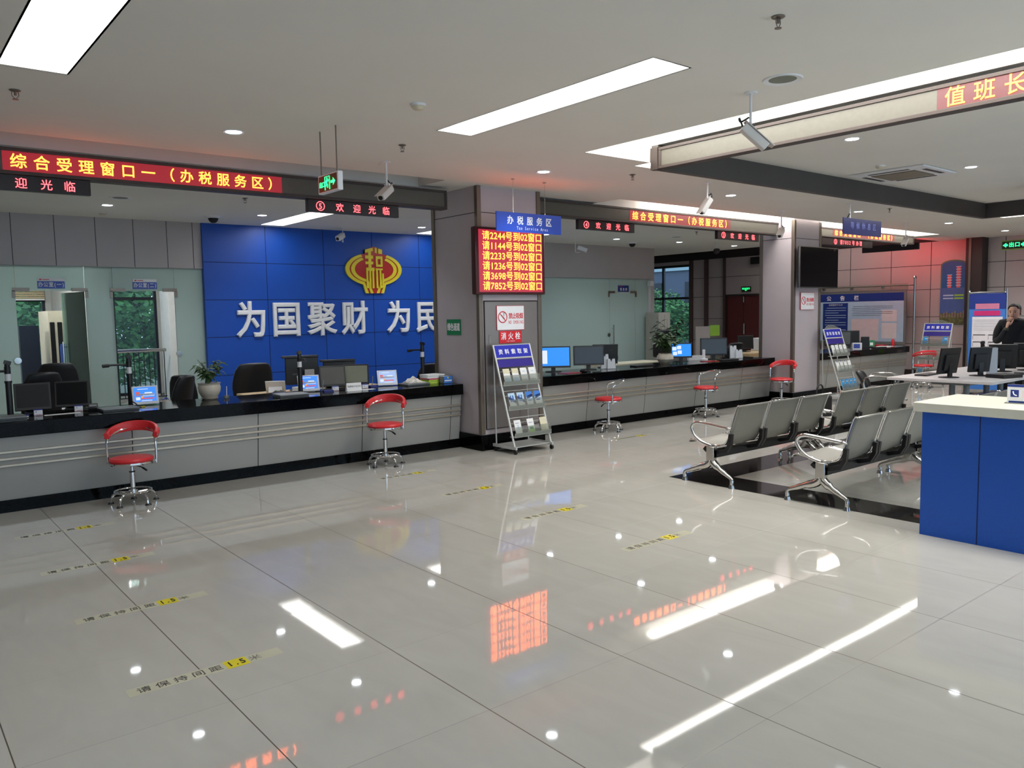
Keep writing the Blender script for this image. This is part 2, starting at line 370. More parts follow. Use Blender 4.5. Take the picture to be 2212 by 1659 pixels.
m.quad([(6.4, Y0, 3.33), (6.4, Y0, 3.5), (6.4, 5.57, 3.5), (6.4, 5.57, 3.33)]); m.quad([(14.72, Y0, 3.33), (14.72, 5.57, 3.33), (14.72, 5.57, 3.5), (14.72, Y0, 3.5)])
struct('ceiling', m, ceil_m, smooth=False)
m = M().quad([(17.2, 8.4, CZ), (17.2, Y1, CZ), (17.2, Y1, 3.75), (17.2, 8.4, 3.75)]).quad([(17.2, 8.4, CZ), (17.2, 8.4, 3.75), (X1, 8.4, 3.75), (X1, 8.4, CZ)])
m.quad([(17.2, 8.4, 3.75), (17.2, Y1, 3.75), (X1, Y1, 3.75), (X1, 8.4, 3.75)]).box((X1-.01, 8.4, 3.172), (X1+.02, Y1, 3.75)).box((17.2, Y1-.02, CZ), (X1, Y1, 3.75))
struct('ceiling_recess_trim_1', m, mat('dark_recess_brown', (40, 32, 32), .8), smooth=False)
def window(name, fr, o, right, w, h, muls_x, muls_z, d=.08, t=.05):
    """framed window; o lower-left, right = direction along the wall"""
    o, right = V3(o), V3(right); nn = right.cross(Z); m = M()
    def bar(a, b, c, e): m.prism([(a, c), (b, c), (b, e), (a, e)], o-nn*d/2, right, Z, d)
    bar(0, t, 0, h); bar(w-t, w, 0, h); bar(t, w-t, 0, t); bar(t, w-t, h-t, h)
    for x in muls_x: bar(x-t/2, x+t/2, t, h-t)
    for z in muls_z: bar(t, w-t, z-t/2, z+t/2)
    s = struct(name, m, fr, smooth=False)
    ob('window_pane', M().prism([(t, t), (w-t, t), (w-t, h-t), (t, h-t)], o, right, Z, .008), glass_w, s, smooth=False)
    return s
# outer walls out of the picture (they close the room)
struct('wall_left', M().box((X0-.15, Y0, 0), (X0, Y1, 3.6)), grey_wall)
struct('wall_front', M().box((X0, Y0-.15, 0), (-2, Y0, 3.6)).box((13, Y0-.15, 0), (X1, Y0, 3.6)).box((-2, Y0-.15, 2.85), (13, Y0, 3.6)), grey_wall)
window('added_window_6', win_fr, (-2, Y0-.08, 0), X, 15, 2.85, [2.5, 5, 7.5, 10, 12.5], [2.1])  # window invented behind the camera to go with the added fill

# wall_right : pink-grey stone panels, a window, a door
WX = X1
def vseams(m, x, ys, z0, z1, mi, w=.006):
    for y in ys: m.box((x-.003, y-w, z0), (x+.002, y+w, z1), mi)
def hseams(m, x, zs, y0, y1, mi, w=.006):
    for z in zs: m.box((x-.003, y0, z-w), (x+.002, y1, z+w), mi)
m = M()
m.box((WX, Y0, 0), (WX+.2, 13.22, 3.8)); m.box((WX, 13.22, 2.06), (WX+.2, 14.43, 3.8)); m.box((WX, 14.43, 0), (WX+.2, 15.72, 3.8))
m.box((WX, 15.72, 3.07), (WX+.2, 17.9, 3.8)); m.box((WX, 15.72, 0), (WX+.2, 17.9, .5)); m.box((WX, 17.75, 0), (WX+.2, Y1, 3.8))
vseams(m, WX, [6.2, 7.0, 8.6, 9.55, 10.6, 11.4, 12.4], 0, CZ, 1); hseams(m, WX, [.75, 1.4, 2.05, 2.62], Y0, 13.2, 1); hseams(m, WX, [2.62], 13.2, 15.7, 1)
hseams(m, WX, [.75, 1.4, 2.05], 14.45, 15.7, 1)
struct('wall_right', m, [pink_wall, groove], smooth=False)
for i, (a, b) in enumerate([(15.05, 15.18), (15.62, 15.74), (14.43, 14.5)]):
    struct('trim_%d' % (i+2), M().box((WX-.05, a, 0), (WX-.001, b, 3.17)), mat('dull_red_brown_strip', (92, 72, 70), .4, metal=.5))
d = struct('door_1', M().box((WX+.02, 13.24, 0), (WX+.08, 14.41, 2.05)), dark_red_wood); 
ob('door_frame', M().box((WX-.02, 13.2, 0), (WX+.02, 13.25, 2.1)).box((WX-.02, 14.40, 0), (WX+.02, 14.45, 2.1)).box((WX-.02, 13.2, 2.05), (WX+.02, 14.45, 2.1)), drk_brown, d)
ob('door_seam', M().box((WX+.012, 13.82, .02), (WX+.021, 13.83, 2.04)), groove, d)
ob('door_closer', M().box((WX-.03, 13.78, 1.86), (WX+.02, 13.81, 2.03)), steel, d)
ob('door_handle', M().box((WX-.04, 13.75, .95), (WX+.02, 13.79, 1.25)), steel, d)
window('window_1', win_fr, (WX+.08, 17.75, .5), (0, -1, 0), 2.0, 2.57, [.9], [1.54], t=.07)
# skirting and floor inlay
struct('baseboard_right', M().box((WX-.02, Y0, 0), (WX-.001, 13.1, .12)), drk_brown)

# wall_back : grey fascia over the glass offices, royal blue feature wall, grey fascia again
YB = 13.05
m = M().box((X0, YB, 2.455), (4.30, YB+.12, CZ))
for x in (-.2, .55, 1.3, 1.72, 2.25, 2.78, 3.3, 3.78, 4.17): m.box((x-.004, YB-.002, 2.455), (x+.004, YB, CZ), 1)
m.box((10.6, YB, 2.43), (15.0, YB+.12, CZ)).box((15.0-.001, YB, 0), (15.12, YB+2.2, CZ))
struct('wall_back', m, [grey_wall, groove], smooth=False)
m = M().box((4.30, YB-.05, 0), (10.6, YB+.12, CZ), 0)
for x in (5.33, 6.37, 7.33, 8.33, 9.35): m.box((x-.005, YB-.052, 0), (x+.005, YB-.05, CZ), 1)
for z in (.74, 1.36, 1.96, 2.56): m.box((4.30, YB-.052, z-.005), (10.6, YB-.05, z+.005), 1)
struct('wall_back_blue', m, [blue_wall, groove_b], smooth=False)
struct('wall_far', M().box((X0, 17.6, 0), (1.2, 17.8, 3.4)).box((1.2, 17.6, 0), (15.0, 17.8, .12)).box((1.2, 17.6, 2.75), (15, 17.8, 3.4)).box((2.8, 17.6, .1), (3.72, 17.8, 2.8))
       .box((4.83, 17.6, .1), (6.4, 17.8, 2.8)).box((8.6, 17.6, .1), (11.2, 17.8, 2.8)).box((13.4, 17.6, .1), (WX+.2, 17.8, 3.8)), mat('office_wall_paint', (176, 178, 172), .7), smooth=False)
window('window_2', win_fr, (1.2, 17.66, .12), X, 1.6, 2.63, [.8], [1.95])
window('window_3', win_fr, (3.72, 17.66, .12), X, 1.12, 2.63, [], [1.98], t=.06)
window('window_4', win_fr, (6.4, 17.66, .12), X, 2.2, 2.63, [1.1], [1.98])
window('window_5', win_fr, (11.2, 17.66, .12), X, 2.2, 2.63, [1.1], [1.98])
struct('wall_office_divider', M().box((2.9, YB+.15, 0), (2.98, 17.6, CZ)).box((5.3, 13.2, 0), (5.4, 17.6, CZ)), mat('office_wall_paint'
       , (176, 178, 172), .7), smooth=False)

# ---- glass office fronts
def glass_front(name, label, x0, x1, ztop, door, hinge, open_deg):
    t = thing(name, label, 'glass partition', (x0, YB+.05, 0)); w = x1-x0; dx0, dx1 = door[0]-x0, door[1]-x0; dz = 2.09
    xs_ = [0, *([] if dx0 <= 0 else [dx0]), dx1, w]
    ob('glass_panel', M().box((0, -.006, 0), (dx0-.005, .006, ztop)), glass_fr, t, smooth=False)
    ob('glass_panel', M().box((dx0, -.006, dz+.01), (dx1, .006, ztop)), glass_fr, t, smooth=False)
    if w-dx1 > .08: ob('glass_panel', M().box((dx1+.005, -.006, 0), (w, .006, ztop)), glass_fr, t, smooth=False)
    L = dx1-dx0-.02; hx = dx0+.01 if hinge == 'l' else dx1-.01; sg = 1 if hinge == 'l' else -1
    a = math.radians(open_deg)*sg
    d = ob('door_leaf', M().box((0, -.006, .01), (sg*L, .006, dz)), glass_fr if open_deg < 5 else glass_cl, t, (hx, 0, 0), smooth=False, rot=(0, 0, a))
    ob('door_handle', M().tube([(sg*(L-.08), -.05, .8), (sg*(L-.08), -.05, 1.35)], .012, sub=1).cyl((sg*(L-.08), -.05, .88), (sg*(L-.08), .0, .88), .008).cyl((sg*(L-.08), -.05, 1.27), (sg*(L-.08), 0, 1.27), .008), steel, d)
    for bx in (dx0, dx1):
        q = -1 if bx == dx0 else 1
        ob('patch_fitting', M().box((bx-q*.17, -.02, dz-.0), (bx+q*.04, .02, dz+.05)).box((bx+q*.005, -.02, dz-.09), (bx+q*.045, .02, dz+.01)), steel_b, t)
    lx = dx0 if hinge == 'r' else dx1
    ob('lock', M().cyl((lx-sg*-.03, -.02, 1.12), (lx-sg*-.03, .02, 1.12), .045, n=20), steel, t)
    return t
glass_front('glass_partition', 'frosted glass office front, the one with the first office door standing open', -1.5, 2.80, 2.455, (1.73, 2.60), 'r', 80)
glass_front('glass_partition', 'frosted glass office front beside the blue wall, its door open onto a window', 2.80, 4.30, 2.455, (2.98, 3.86), 'l', 84)
glass_front('glass_partition', 'frosted teal glass front with a closed door right of the near pillar', 10.6, 14.95, 2.43, (13.60, 14.48), 'r', 0)

for lab, x, z, w, txt in (('office door sign reading office one, over the left glass door', 2.0, 2.13, .345, '办公室(一)'), ('office door sign reading office two, over the right glass door', 3.26, 2.13, .345, '办公室(二)'),
                       ('small blue door sign over the closed glass door', 13.88, 2.12, .36, '税务所')):
    t = thing('door_sign', lab, 'sign', (x, YB+.028, z)); full = '办' in txt
    ob('board', M().box((0, 0, 0), (w, .012, .15), 0).box((0, -.001, .105 if full else .15), (w, .0, .15), 1), [sign_blue if full else navy_pr, white_pl], t, smooth=False)
    ob('lettering', M().text(txt, (w/2, -.002, .03), X, Z, .075, .066 if full else .09, cw=.062, center=True, bold=.02, hw=.035), txt_white, t, smooth=False)
    ob('logo', M().prism([(p[0]+.04, p[1]+.128) for p in [(.018*math.cos(a), .010*math.sin(a)) for a in [2*PI*k/12 for k in range(12)]]], (0, -.0015, 0), X, Z, .0005).box((.065, -.002, .122), (.15, -.0012, .132)), red_m, t, smooth=False)
# ============================================================ OUTSIDE
struct('ground_outside', M().quad([(-30, 17.9, -.6), (70, 17.9, -.6), (70, 60, -.6), (-30, 60, -.6)]).quad([(20.2, -20, -.6), (70, -20, -.6), (70, 17.9, -.6), (20.2, 17.9, -.6)]), mat('outdoor_ground', (88, 96, 78), .9), smooth=False)
def foliage(n, rad, squash, leaf, seed):
    R = random.Random(seed); m = M()
    blobs = [(V3((R.uniform(-1, 1), R.uniform(-1, 1), R.uniform(-.8, 1)))*rad*.62, rad*R.uniform(.32, .55)) for _ in range(13)]
    for _ in range(n):
        c, r = R.choice(blobs); d = V3((R.gauss(0, 1), R.gauss(0, 1), R.gauss(0, 1))).normalized(); p = c+d*r*R.uniform(.75, 1.05); p.z *= squash
        a = V3((R.gauss(0, 1), R.gauss(0, 1), R.gauss(0, .5))).normalized(); b = (d+V3((0, 0, .5))).cross(a).normalized()
        s_ = leaf*R.uniform(.6, 1.3); m.add([p-a*s_, p-b*s_*.45, p+a*s_, p+b*s_*.45], [(0, 1, 2, 3)])
    return m
def tree(label, loc, h, rad, mt, seed, n=2600):
    t = thing('tree', label, 'tree', loc)
    tr = M().tube([(0, 0, 0), (.1, .05, h*.35), (-.05, 0, h*.7)], [.16, .13, .1, .07], n=8)
    for k in range(5):
        a = k*1.3; tr.tube([(0, 0, h*.4), (math.cos(a)*rad*.3, math.sin(a)*rad*.3, h*.6), (math.cos(a)*rad*.6, math.sin(a)*rad*.6, h*.85)], .04, n=6)
    ob('trunk', tr, mat('tree_bark', (84, 70, 56), .9), t)
    ob('crown', foliage(int(n*1.9), rad, .85, .10, seed), mt, t, (0, 0, h*.62), smooth=False)
    return t
tree('leafy tree outside, framed by the open door of the second office', (6.4, 23.0, -.6), 3.4, 2.2, leaf_m, 1, 5200)
tree('leafy tree outside the window of the first office', (1.9, 22.8, -.6), 3.2, 2.1, leaf_m, 2, 4200)
tree('dark leafy tree outside, left of the tree framed by the second office door', (3.9, 28.5, -.6), 4.8, 2.3, leaf_d, 3, 4200)
tree('tree hidden mostly behind the blue feature wall outside', (11.5, 24, -.6), 4.0, 2.4, leaf_m, 4, 2000)
tree('tree outside the far window, in front of the building', (24.6, 20.9, -.6), 2.7, 1.5, leaf_m, 5, 4600)
tree('smaller tree low outside the far window', (22.6, 16.6, -.6), 2.0, 1.0, leaf_d, 6, 3200)
b = thing('building', 'grey building with a pale top band seen through the far window', 'building', (33, 24, -.6))
ob('wall', M().box((-5, -9, 0), (6, 8, 7.6)), mat('far_building_wall', (92, 98, 116), .9), b)
ob('parapet', M().box((-5.1, -9, 4.0), (-4.95, 8, 4.45)).box((-5.1, -9.1, 4.0), (6, -8.95, 4.45)), mat('far_building_band', (170, 190, 200), .8), b)
for k in range(6): ob('window', M().box((-5.05, -7.5+k*2.4, 2.3), (-4.98, -6.4+k*2.4, 3.5)), win_fr, b)

# ============================================================ PILLARS
def pillar(label, x0, x1, y0, y1, cabinet, name='pillar'):
    t = thing(name, label, 'pillar', (x0, y0, 0)); w, d = x1-x0, y1-y0
    m = M().box((.012, .012, 0), (w-.012, d, 3.32), 0)
    for z in (2.86,): m.box((.0105, .01, z-.004), (w-.01, d, z+.004), 1)
    ob('cladding', m, [pillar_m, groove], t, smooth=False)
    for (a, b, c, e) in ((-.004, .055, -.004, .055), (w-.055, w+.004, -.004, .055)):
        ob('corner_strip', M().box((a, c, .2), (b, e, 3.17)), steel_b, t, bevel=.004)
    ob('corner_strip', M().box((-.004, d-.05, .2), (.04, d+.01, 3.17)), steel_b, t)
    ob('plinth', M().box((-.02, -.02, 0), (w+.02, d+.02, .19)), granite, t, bevel=.004)
    if cabinet:
        ob('hydrant_door', M().box((.075, -.006, .25), (w-.075, .012, 1.80), 0).box((.075, -.0065, 1.80), (w-.075, .013, 1.815), 1).box((.075, -.0065, .25), (w-.075, .013, .26), 1)
           .box((.07, -.0065, .25), (.078, .013, 1.81), 1).box((w-.08, -.0065, .25), (w-.072, .013, 1.81), 1), [mat('satin_steel_door', (148, 142, 140), .32, metal=.7, noise=.05, nscale=2), groove], t, smooth=False)
        ob('door_latch', M().box((.13, -.016, 1.30), (.15, -.006, 1.40)), steel, t)
    return t
pillar('wide grey metal pillar behind the red number display', 5.76, 6.745, 7.69, 8.66, True)
pillar('grey metal pillar behind the wall-mounted television', 12.53, 13.40, 7.69, 8.36, False)
struct('trim_9', M().box((WX-.34, 7.36, 0), (WX-.001, 7.7, CZ)), drk_brown); struct('trim_10', M().box((WX-.36, 7.58, 0), (WX-.342, 7.63, CZ)), steel_b)
t = thing('pillar', 'blue clad pillar with a metal edge at the right edge of the photo', 'pillar', (12.9, 3.3, 0))
ob('cladding', M().box((0, 0, 0), (.6, .88, 2.53)), blue_lam, t, smooth=False); ob('corner_strip', M().box((-.01, .88, 0), (.05, .93, CZ)), steel_b, t)
ob('cladding', M().box((0, 0, 2.53), (.6, .88, 3.33)), grey_wall, t, smooth=False, label='grey upper cladding')

# ============================================================ SERVICE COUNTERS
def counter(label_b, label_t, x0, x1, depth=.78, seam0=1.93, far_end=False):
    t = thing('service_counter', label_b, 'counter', (x0, 8.05, 0)); w = x1-x0
    prof = [(.02, .67), (.08, .11)]
    m = M()
    m.add([(0, .02, .67), (w, .02, .67), (w, .085, .11), (0, .085, .11), (0, depth-.1, .67), (w, depth-.1, .67), (w, depth-.1, .11), (0, depth-.1, .11)],
          [(0, 3, 2, 1), (0, 1, 5, 4), (3, 7, 6, 2), (0, 4, 7, 3), (1, 2, 6, 5), (4, 5, 6, 7)])
    k = seam0
    while k < x1:
        if k > x0+.05:
            q = k-x0; m.add([(q-.004, .0185, .67), (q+.004, .0185, .67), (q+.004, .0835, .11), (q-.004, .0835, .11)], [(0, 3, 2, 1)], 1)
        k += 1.22
    ob('front_panel', m, [counter_m, groove], t, smooth=False)
    for z in (.535, .475, .415):
        y = .02+.065*(.67-z)/.56; ob('rail', M().box((0, y-.016, z-.011), (w, y+.01, z+.011)), rail_m, t, bevel=.004)
    ob('kick_base', M().box((0, .075, 0), (w, depth-.1, .11)), granite, t)
    c = ob('countertop', M().box((-.001, 0, 0), (w+.001, depth, .13)), granite, None, (x0, 8.02, .67), bevel=.006)
    tag(c, label_t, 'countertop')
    return t
counter('long silver counter front with three rails, left of the near pillar', 'long black granite countertop under the blue wall slogan', -1.6, 5.735)
counter('silver counter front with three rails, between the two pillars', 'black granite countertop between the two pillars', 6.77, 12.50, seam0=7.95)
counter('silver counter front under the notice board, right of the far pillar', 'black granite countertop in front of the notice board', 13.43, 17.63, seam0=14.4)
# black granite inlay around the waiting area
m = M(); bx0, bx1, by0, by1, bw = 6.17, 15.4, -.6, 5.14, .44; zz = .0015
for a, b_, c, d in ((bx0, bx1, by1-bw, by1), (bx0, bx0+bw, by0, by1-bw), (bx1-bw, bx1, by0, by1-bw)): m.box((a, c, 0), (b_, d, zz))
struct('floor_inlay_trim_11', m, granite_f, smooth=False)

# ============================================================ CEILING LIGHTS AND FITTINGS
for (lab, x0, x1, y0, y1) in (('long recessed light box cut off by the top left corner of the photo', .74, 1.10, 3.3, 5.65), ('long recessed light box in the middle of the front ceiling', 3.82, 4.16, 3.3, 5.62),
                              ('recessed light box over the staff area, left of the near pillar', 5.18, 5.56, 10.45, 12.79), ('recessed light box over the staff area, half hidden by the near pillar', 8.15, 8.52, 10.45, 12.79)):
    t = thing('ceiling_light', lab, 'ceiling light', (x0, y0, CZ), group='recessed light boxes'); w, d = x1-x0, y1-y0
    m = M(); e = .012
    m.box((-e, -e, 0), (0, d+e, .10)).box((w, -e, 0), (w+e, d+e, .10)).box((0, -e, 0), (w, 0, .10)).box((0, d, 0), (w, d+e, .10))
    ob('frame', m, cove_w, t, smooth=False)
    ob('diffuser', M().box((0, 0, .062), (w, d, .09)), E_panel, t, smooth=False)
def cove(label, boxes, em=None):
    o = ob('cove_light', M(), E_cove) if False else None
    m = M()
    for (x0, x1, y0, y1, z) in boxes: m.box((x0, y0, z), (x1, y1, z+.03))
    return tag(ob('cove_light', m, em or E_cove, smooth=False), label, 'ceiling light')
cove('hidden fill light added inside the dark ceiling recess to wash the side wall', [(18.0, 19.0, 9.0, 12.2, 3.70)], emis('recess_fill_light', (1, .97, .92), 1.6))  # unseen light added up here to brighten the notice board wall
cove('bright cove light strip beside the raised ceiling tray, on its left', [(5.50, 6.38, Y0+.1, 5.55, 3.44)])
cove('bright cove light strip on the far right side of the raised ceiling tray', [(14.76, 15.68, Y0+.1, 5.55, 3.44)])
cove('long bright cove light strip behind the right hand red text signs', [(9.25, 17.93, 7.66, 8.13, 3.37)])
cove('narrow cove light above the far edge of the ceiling tray, seen reflected in the floor', [(6.44, 14.68, 5.60, 5.79, 3.195)])

for k, (ox, oy) in enumerate(((-.2, 15.2), (2.0, 15.0), (3.5, 15.6), (12.6, 15.4), (7.5, 15.4))):  # unseen lamps added to brighten the rooms behind the glass
    t = thing('ceiling_light', 'unseen square light added to brighten the glass offices', 'ceiling light', (ox, oy, CZ), group='added office lights out of view')
    ob('frame', M().box((-.32, -.32, -.02), (.32, .32, -.001)), white_pl, t); ob('diffuser', M().box((-.28, -.28, -.024), (.28, .28, -.0205)), emis('office_fill_diffuser', (.96, .98, 1), 32, base=(.8, .8, .8)), t)

def downlight(label, loc):
    if not DL:
        t = thing('downlight', label, 'ceiling light', loc, group='round downlights')
        ob('ring', M().lathe([(.062, -.001), (.082, -.006), (.084, 0), (.06, .004)], n=28), white_pl, t)
        ob('lens', M().lathe([(.061, -.0035), (.03, -.006), (.001, -.007)], n=28), E_lens, t)
        DL.append(t)
    else: t = dup(DL[0], loc, label=label)
    ld = bpy.data.lights.new('downlight_beam', 'SPOT'); ld.energy = SPOT_W; ld.spot_size = math.radians(120); ld.spot_blend = .8; ld.shadow_soft_size = .06; ld.color = (.86, .93, 1)
    l = bpy.data.objects.new('downlight_beam', ld); COL.objects.link(l); l.parent = t; l.location = (0, 0, -.03)
    return t
DL = []
for lab, x, y, z in (('downlight left of the hanging exit sign, in the front ceiling', 2.48, 6.60, CZ), ('downlight above the hanging blue tax service area sign', 5.84, 6.59, CZ),
                     ('downlight above the second red text beam, right of the near pillar', 9.13, 6.55, CZ), ('small downlight near the far end of the right cove strip', 15.7, 6.49, CZ),
                     ('downlight in the ceiling behind the leftmost small red sign', 2.64, 11.62, CZ), ('downlight over the left part of the blue wall', 4.74, 11.63, CZ),
                     ('downlight over the blue wall, next to the near pillar', 7.67, 11.85, CZ), ('downlight behind the small sign with a circled four', 12.43, 11.75, CZ),
                     ('downlight between the signs with circled four and three', 14.26, 11.58, CZ), ('downlight behind the sign with a circled three', 16.3, 11.59, CZ),
                     ('downlight inside the raised tray, near its text beam', 7.83, 4.18, 3.33), ('downlight inside the raised tray, beside the air conditioner', 10.64, 4.16, 3.33),
                     ('downlight over the waiting area, right of the long text beam', 12.45, 6.52, CZ),
                     ('downlight behind the left text beam, seen only in the floor', 2.75, 9.3, CZ), ('x seen only in the floor', 4.8, 9.3, CZ), ('x seen only in the floor', 10.45, 9.35, CZ), ('x seen only in the floor', 12.5, 9.35, CZ), ('x seen only in the floor', 15.2, 9.35, CZ), ('x seen only in the floor', 10.44, 11.75, CZ), ('x seen only in the floor', 18.4, 6.5, CZ), ('downlight over the near floor, seen only in the floor', 2.45, 2.6, CZ), ('downlight over the floor behind the viewer, seen only in the floor', -.6, 2.2, CZ),
                     ('downlight above the left floor, out of the picture', -.8, 6.6, CZ), ('downlight at the left, out of the picture behind the counter', -.6, 11.6, CZ),
                     ('downlight in the tray above the blue desk, out of the picture', 7.9, 1.2, 3.33), ('downlight over the tray, right of the blue desk', 11.3, 1.3, 3.33)):  # downlights outside the frame are added to help light the hall
    if 'out of the picture' in lab or 'only in the floor' in lab or 'right of the blue desk' in lab:
        t = downlight('round ceiling downlight out of direct view, behind a beam or added outside the frame', (x, y, z)); t['group'] = 'downlights out of direct view'
    else: downlight(lab, (x, y, z))

def sprinkler(label, loc):
    if SP: return dup(SP[0], loc, label=label)
    t = thing('sprinkler_head', label, 'sprinkler', loc, group='ceiling sprinklers')
    ob('escutcheon', M().lathe([(.035, -.004), (.03, -.008), (.012, -.01), (.012, 0)], n=20), steel_b, t)
    ob('nozzle', M().cyl((0, 0, -.035), (0, 0, -.005), .008).tube([(-.016, 0, -.01), (-.02, 0, -.035), (0, 0, -.058)], .0025, sub=3).tube([(.016, 0, -.01), (.02, 0, -.035), (0, 0, -.058)], .0025, sub=3).cyl((0, 0, -.062), (0, 0, -.058), .018), steel_b, t)
    SP.append(t); return t
SP = []
for lab, x, y in (('ceiling sprinkler below the left light box', .9, 6.22), ('ceiling sprinkler at the top edge of the photo', 3.83, 2.46), ('ceiling sprinkler right of the camera by the left text beam', 3.87, 6.26),
                  ('ceiling sprinkler just right of the blue hanging sign', 6.79, 6.17), ('ceiling sprinkler above the dark blue waiting area sign', 12.49, 6.04),
                  ('ceiling sprinkler behind the left text beam', 3.9, 10.1), ('ceiling sprinkler behind the second text beam', 12.67, 9.87)):
    sprinkler(lab, (x, y, CZ))
def detector(label, loc, g='smoke detectors'):
    t = thing('smoke_detector', label, 'smoke detector', loc, group=g)
    ob('base', M().lathe([(.056, -.016), (.058, 0)], n=28), white_pl, t); ob('sensor', M().lathe([(.03, -.04), (.038, -.036), (.05, -.02), (.052, -.015)], n=28), mat('ivory_plastic', (206, 196, 170), .5), t)
    return t
dt = detector('smoke detector between the front light boxes', (3.24, 5.01, CZ)); dup(dt, (9.57, 4.75, 3.33), label='smoke detector in the raised tray by the air conditioner')
dup(dt, (2.75, 12.4, CZ), label='smoke detector near the grey fascia over the offices')
def speaker(label, loc):
    t = thing('ceiling_speaker', label, 'speaker', loc, group='round ceiling speakers')
    ob('rim', M().lathe([(.09, -.003), (.125, -.009), (.13, 0), (.088, .001)], n=36), white_pl, t)
    ob('grille', M().lathe([(.09, -.0035), (.05, -.0045), (.001, -.005)], n=36), mat('speaker_grille', (120, 122, 112), .7, noise=.2, nscale=200), t)
    return t
s1 = speaker('round ceiling speaker left of the tray cove light', (4.87, 3.09, CZ)); dup(s1, (2.62, 10.85, CZ), label='round ceiling speaker behind the left text beam')
dup(s1, (13.2, 10.8, CZ), label='round ceiling speaker behind the second text beam')

# bullet cameras on ceiling poles
def bullet_cam(label, loc, rz, drop, tilt=28, group='security cameras'):
    t = thing('security_camera', label, 'camera', loc, rz, group)
    ob('bracket', M().cyl((0, 0, -.008), (0, 0, 0), .045, n=24).cyl((0, 0, -drop), (0, 0, -.005), .010).cyl((-.028, 0, -drop+.01), (.028, 0, -drop+.01), .006).cyl((.028, 0, -drop+.01), (.033, 0, -drop+.01), .012), white_pl, t)
    R = Matrix.Rotation(math.radians(tilt), 3, 'X'); c = V3((0, -.02, -drop-.07))
    pr = [(-.038, -.03), (.038, -.03), (.042, .0), (.036, .03), (-.036, .03), (-.042, 0)]
    m = M(); ax, up = R @ X, R @ Z; m.prism(pr, c+R @ V3((0, -.12, 0)), ax, up, -.22)
    ob('housing', m, mat('camera_housing_white', (208, 204, 200), .4), t, bevel=.006)
    m = M().obox(c+R @ V3((0, -.02, .036)), (.086, .27, .006), R); ob('sun_shield', m, mat('camera_housing_white', (208, 204, 200), .4), t, bevel=.002)
    ob('lens', M().cyl(c+R @ V3((0, -.125, 0)), c+R @ V3((0, -.118, 0)), .024), black_pl, t)
    ob('cable', M().tube([c+R @ V3((0, .1, .0)), c+R @ V3((0, .16, .03)), V3((0, .07, -drop+.03)), V3((0, .012, -drop+.06))], .007), black_pl, t)
    return t
bullet_cam('white bullet camera on a ceiling pole, beside the exit sign', (4.16, 7.04, CZ), math.radians(-62), .23, 32)
bullet_cam('large white bullet camera hanging in front of the tray cove light', (4.98, 3.41, CZ), math.radians(48), .23, 42)
bullet_cam('white bullet camera hanging in front of the second text beam, pointing down', (7.97, 6.05, CZ), math.radians(-100), .20, 52)
bullet_cam('white bullet camera overlapping the right end of the second text beam', (11.23, 7.12, CZ), math.radians(-70), .27, 30)
bullet_cam('white bullet camera near the right end of the third text beam', (14.88, 6.89, CZ), math.radians(-80), .27, 35)
def wall_cam(label, loc, rz, arm=.25):
    t = thing('security_camera', label, 'camera', loc, rz, 'security cameras')
    ob('bracket', M().cyl((0, 0, -.008), (0, 0, 0), .045, n=24).tube([(0, 0, -.004), (0, 0, -arm), (.01, -.02, -arm-.03), (.03, -.09, -arm-.02)], .008, sub=3), white_pl, t)
    R = Matrix.Rotation(math.radians(22), 3, 'X'); c = V3((.03, -.15, -arm+.045))
    ob('housing', M().obox(c, (.085, .22, .085), R), white_pl, t, bevel=.012); ob('lens', M().cyl(c+R @ V3((0, -.116, 0)), c+R @ V3((0, -.105, 0)), .028), black_pl, t)
    return t
wall_cam('white camera on a drop bracket in front of the blue wall, above the slogan', (6.6, 12.7, CZ), math.radians(-55), .2)
wall_cam('white camera on a drop bracket, right of the red number display', (12.05, 12.6, CZ), math.radians(50), .2)
def dome(label, loc):
    t = thing('dome_camera', label, 'camera', loc, group='dome cameras')
    ob('plate', M().lathe([(.13, -.006), (.135, 0)], n=32), white_pl, t)
    ob('housing', M().lathe([(.085, -.03), (.10, -.006)], n=32), white_pl, t)
    ob('dome', M().lathe([(.001, -.10), (.03, -.096), (.055, -.078), (.07, -.05), (.074, -.03)], n=32), black_sc, t)
    return t
dm = dome('smoked dome camera in the ceiling left of the blue wall', (4.18, 12.1, CZ)); dup(dm, (13.35, 12.15, CZ), label='smoked dome camera behind the second text beam')
t = thing('dome_camera', 'small black camera hanging on a stem behind the second text beam', 'camera', (15.15, 11.24, CZ), group='dome cameras')
ob('stem', M().cyl((0, 0, -.14), (0, 0, 0), .012).cyl((0, 0, -.01), (0, 0, 0), .05), white_pl, t); ob('dome', M().lathe([(.001, -.26), (.05, -.24), (.07, -.2), (.07, -.15), (.03, -.13)], n=24), black_pl, t)
# cassette air conditioner in the tray
t = thing('air_conditioner', 'square ceiling cassette air conditioner in the raised tray', 'air conditioner', (10.35, 4.85, 3.328))
m = M().box((-.46, -.46, -.025), (.46, .46, 0)); ob('panel', m, white_pl, t, bevel=.006)
m = M().box((-.27, -.27, -.034), (.27, .27, -.0255))
for k in range(-9, 10): m.box((-.26, k*.028-.004, -.037), (.26, k*.028+.004, -.034), 1)
ob('grille', m, [brown_grid, mat('grille_slat', (146, 134, 116), .5)], t, smooth=False)
for a in range(4):
    R = Matrix.Rotation(a*R90, 3, 'Z'); ob('air_slot', M().obox(R @ V3((0, .375, -.0262)), (.5, .055, .003) if a % 2 == 0 else (.055*0+.5, .055, .003), R), black_pl, t, smooth=False)

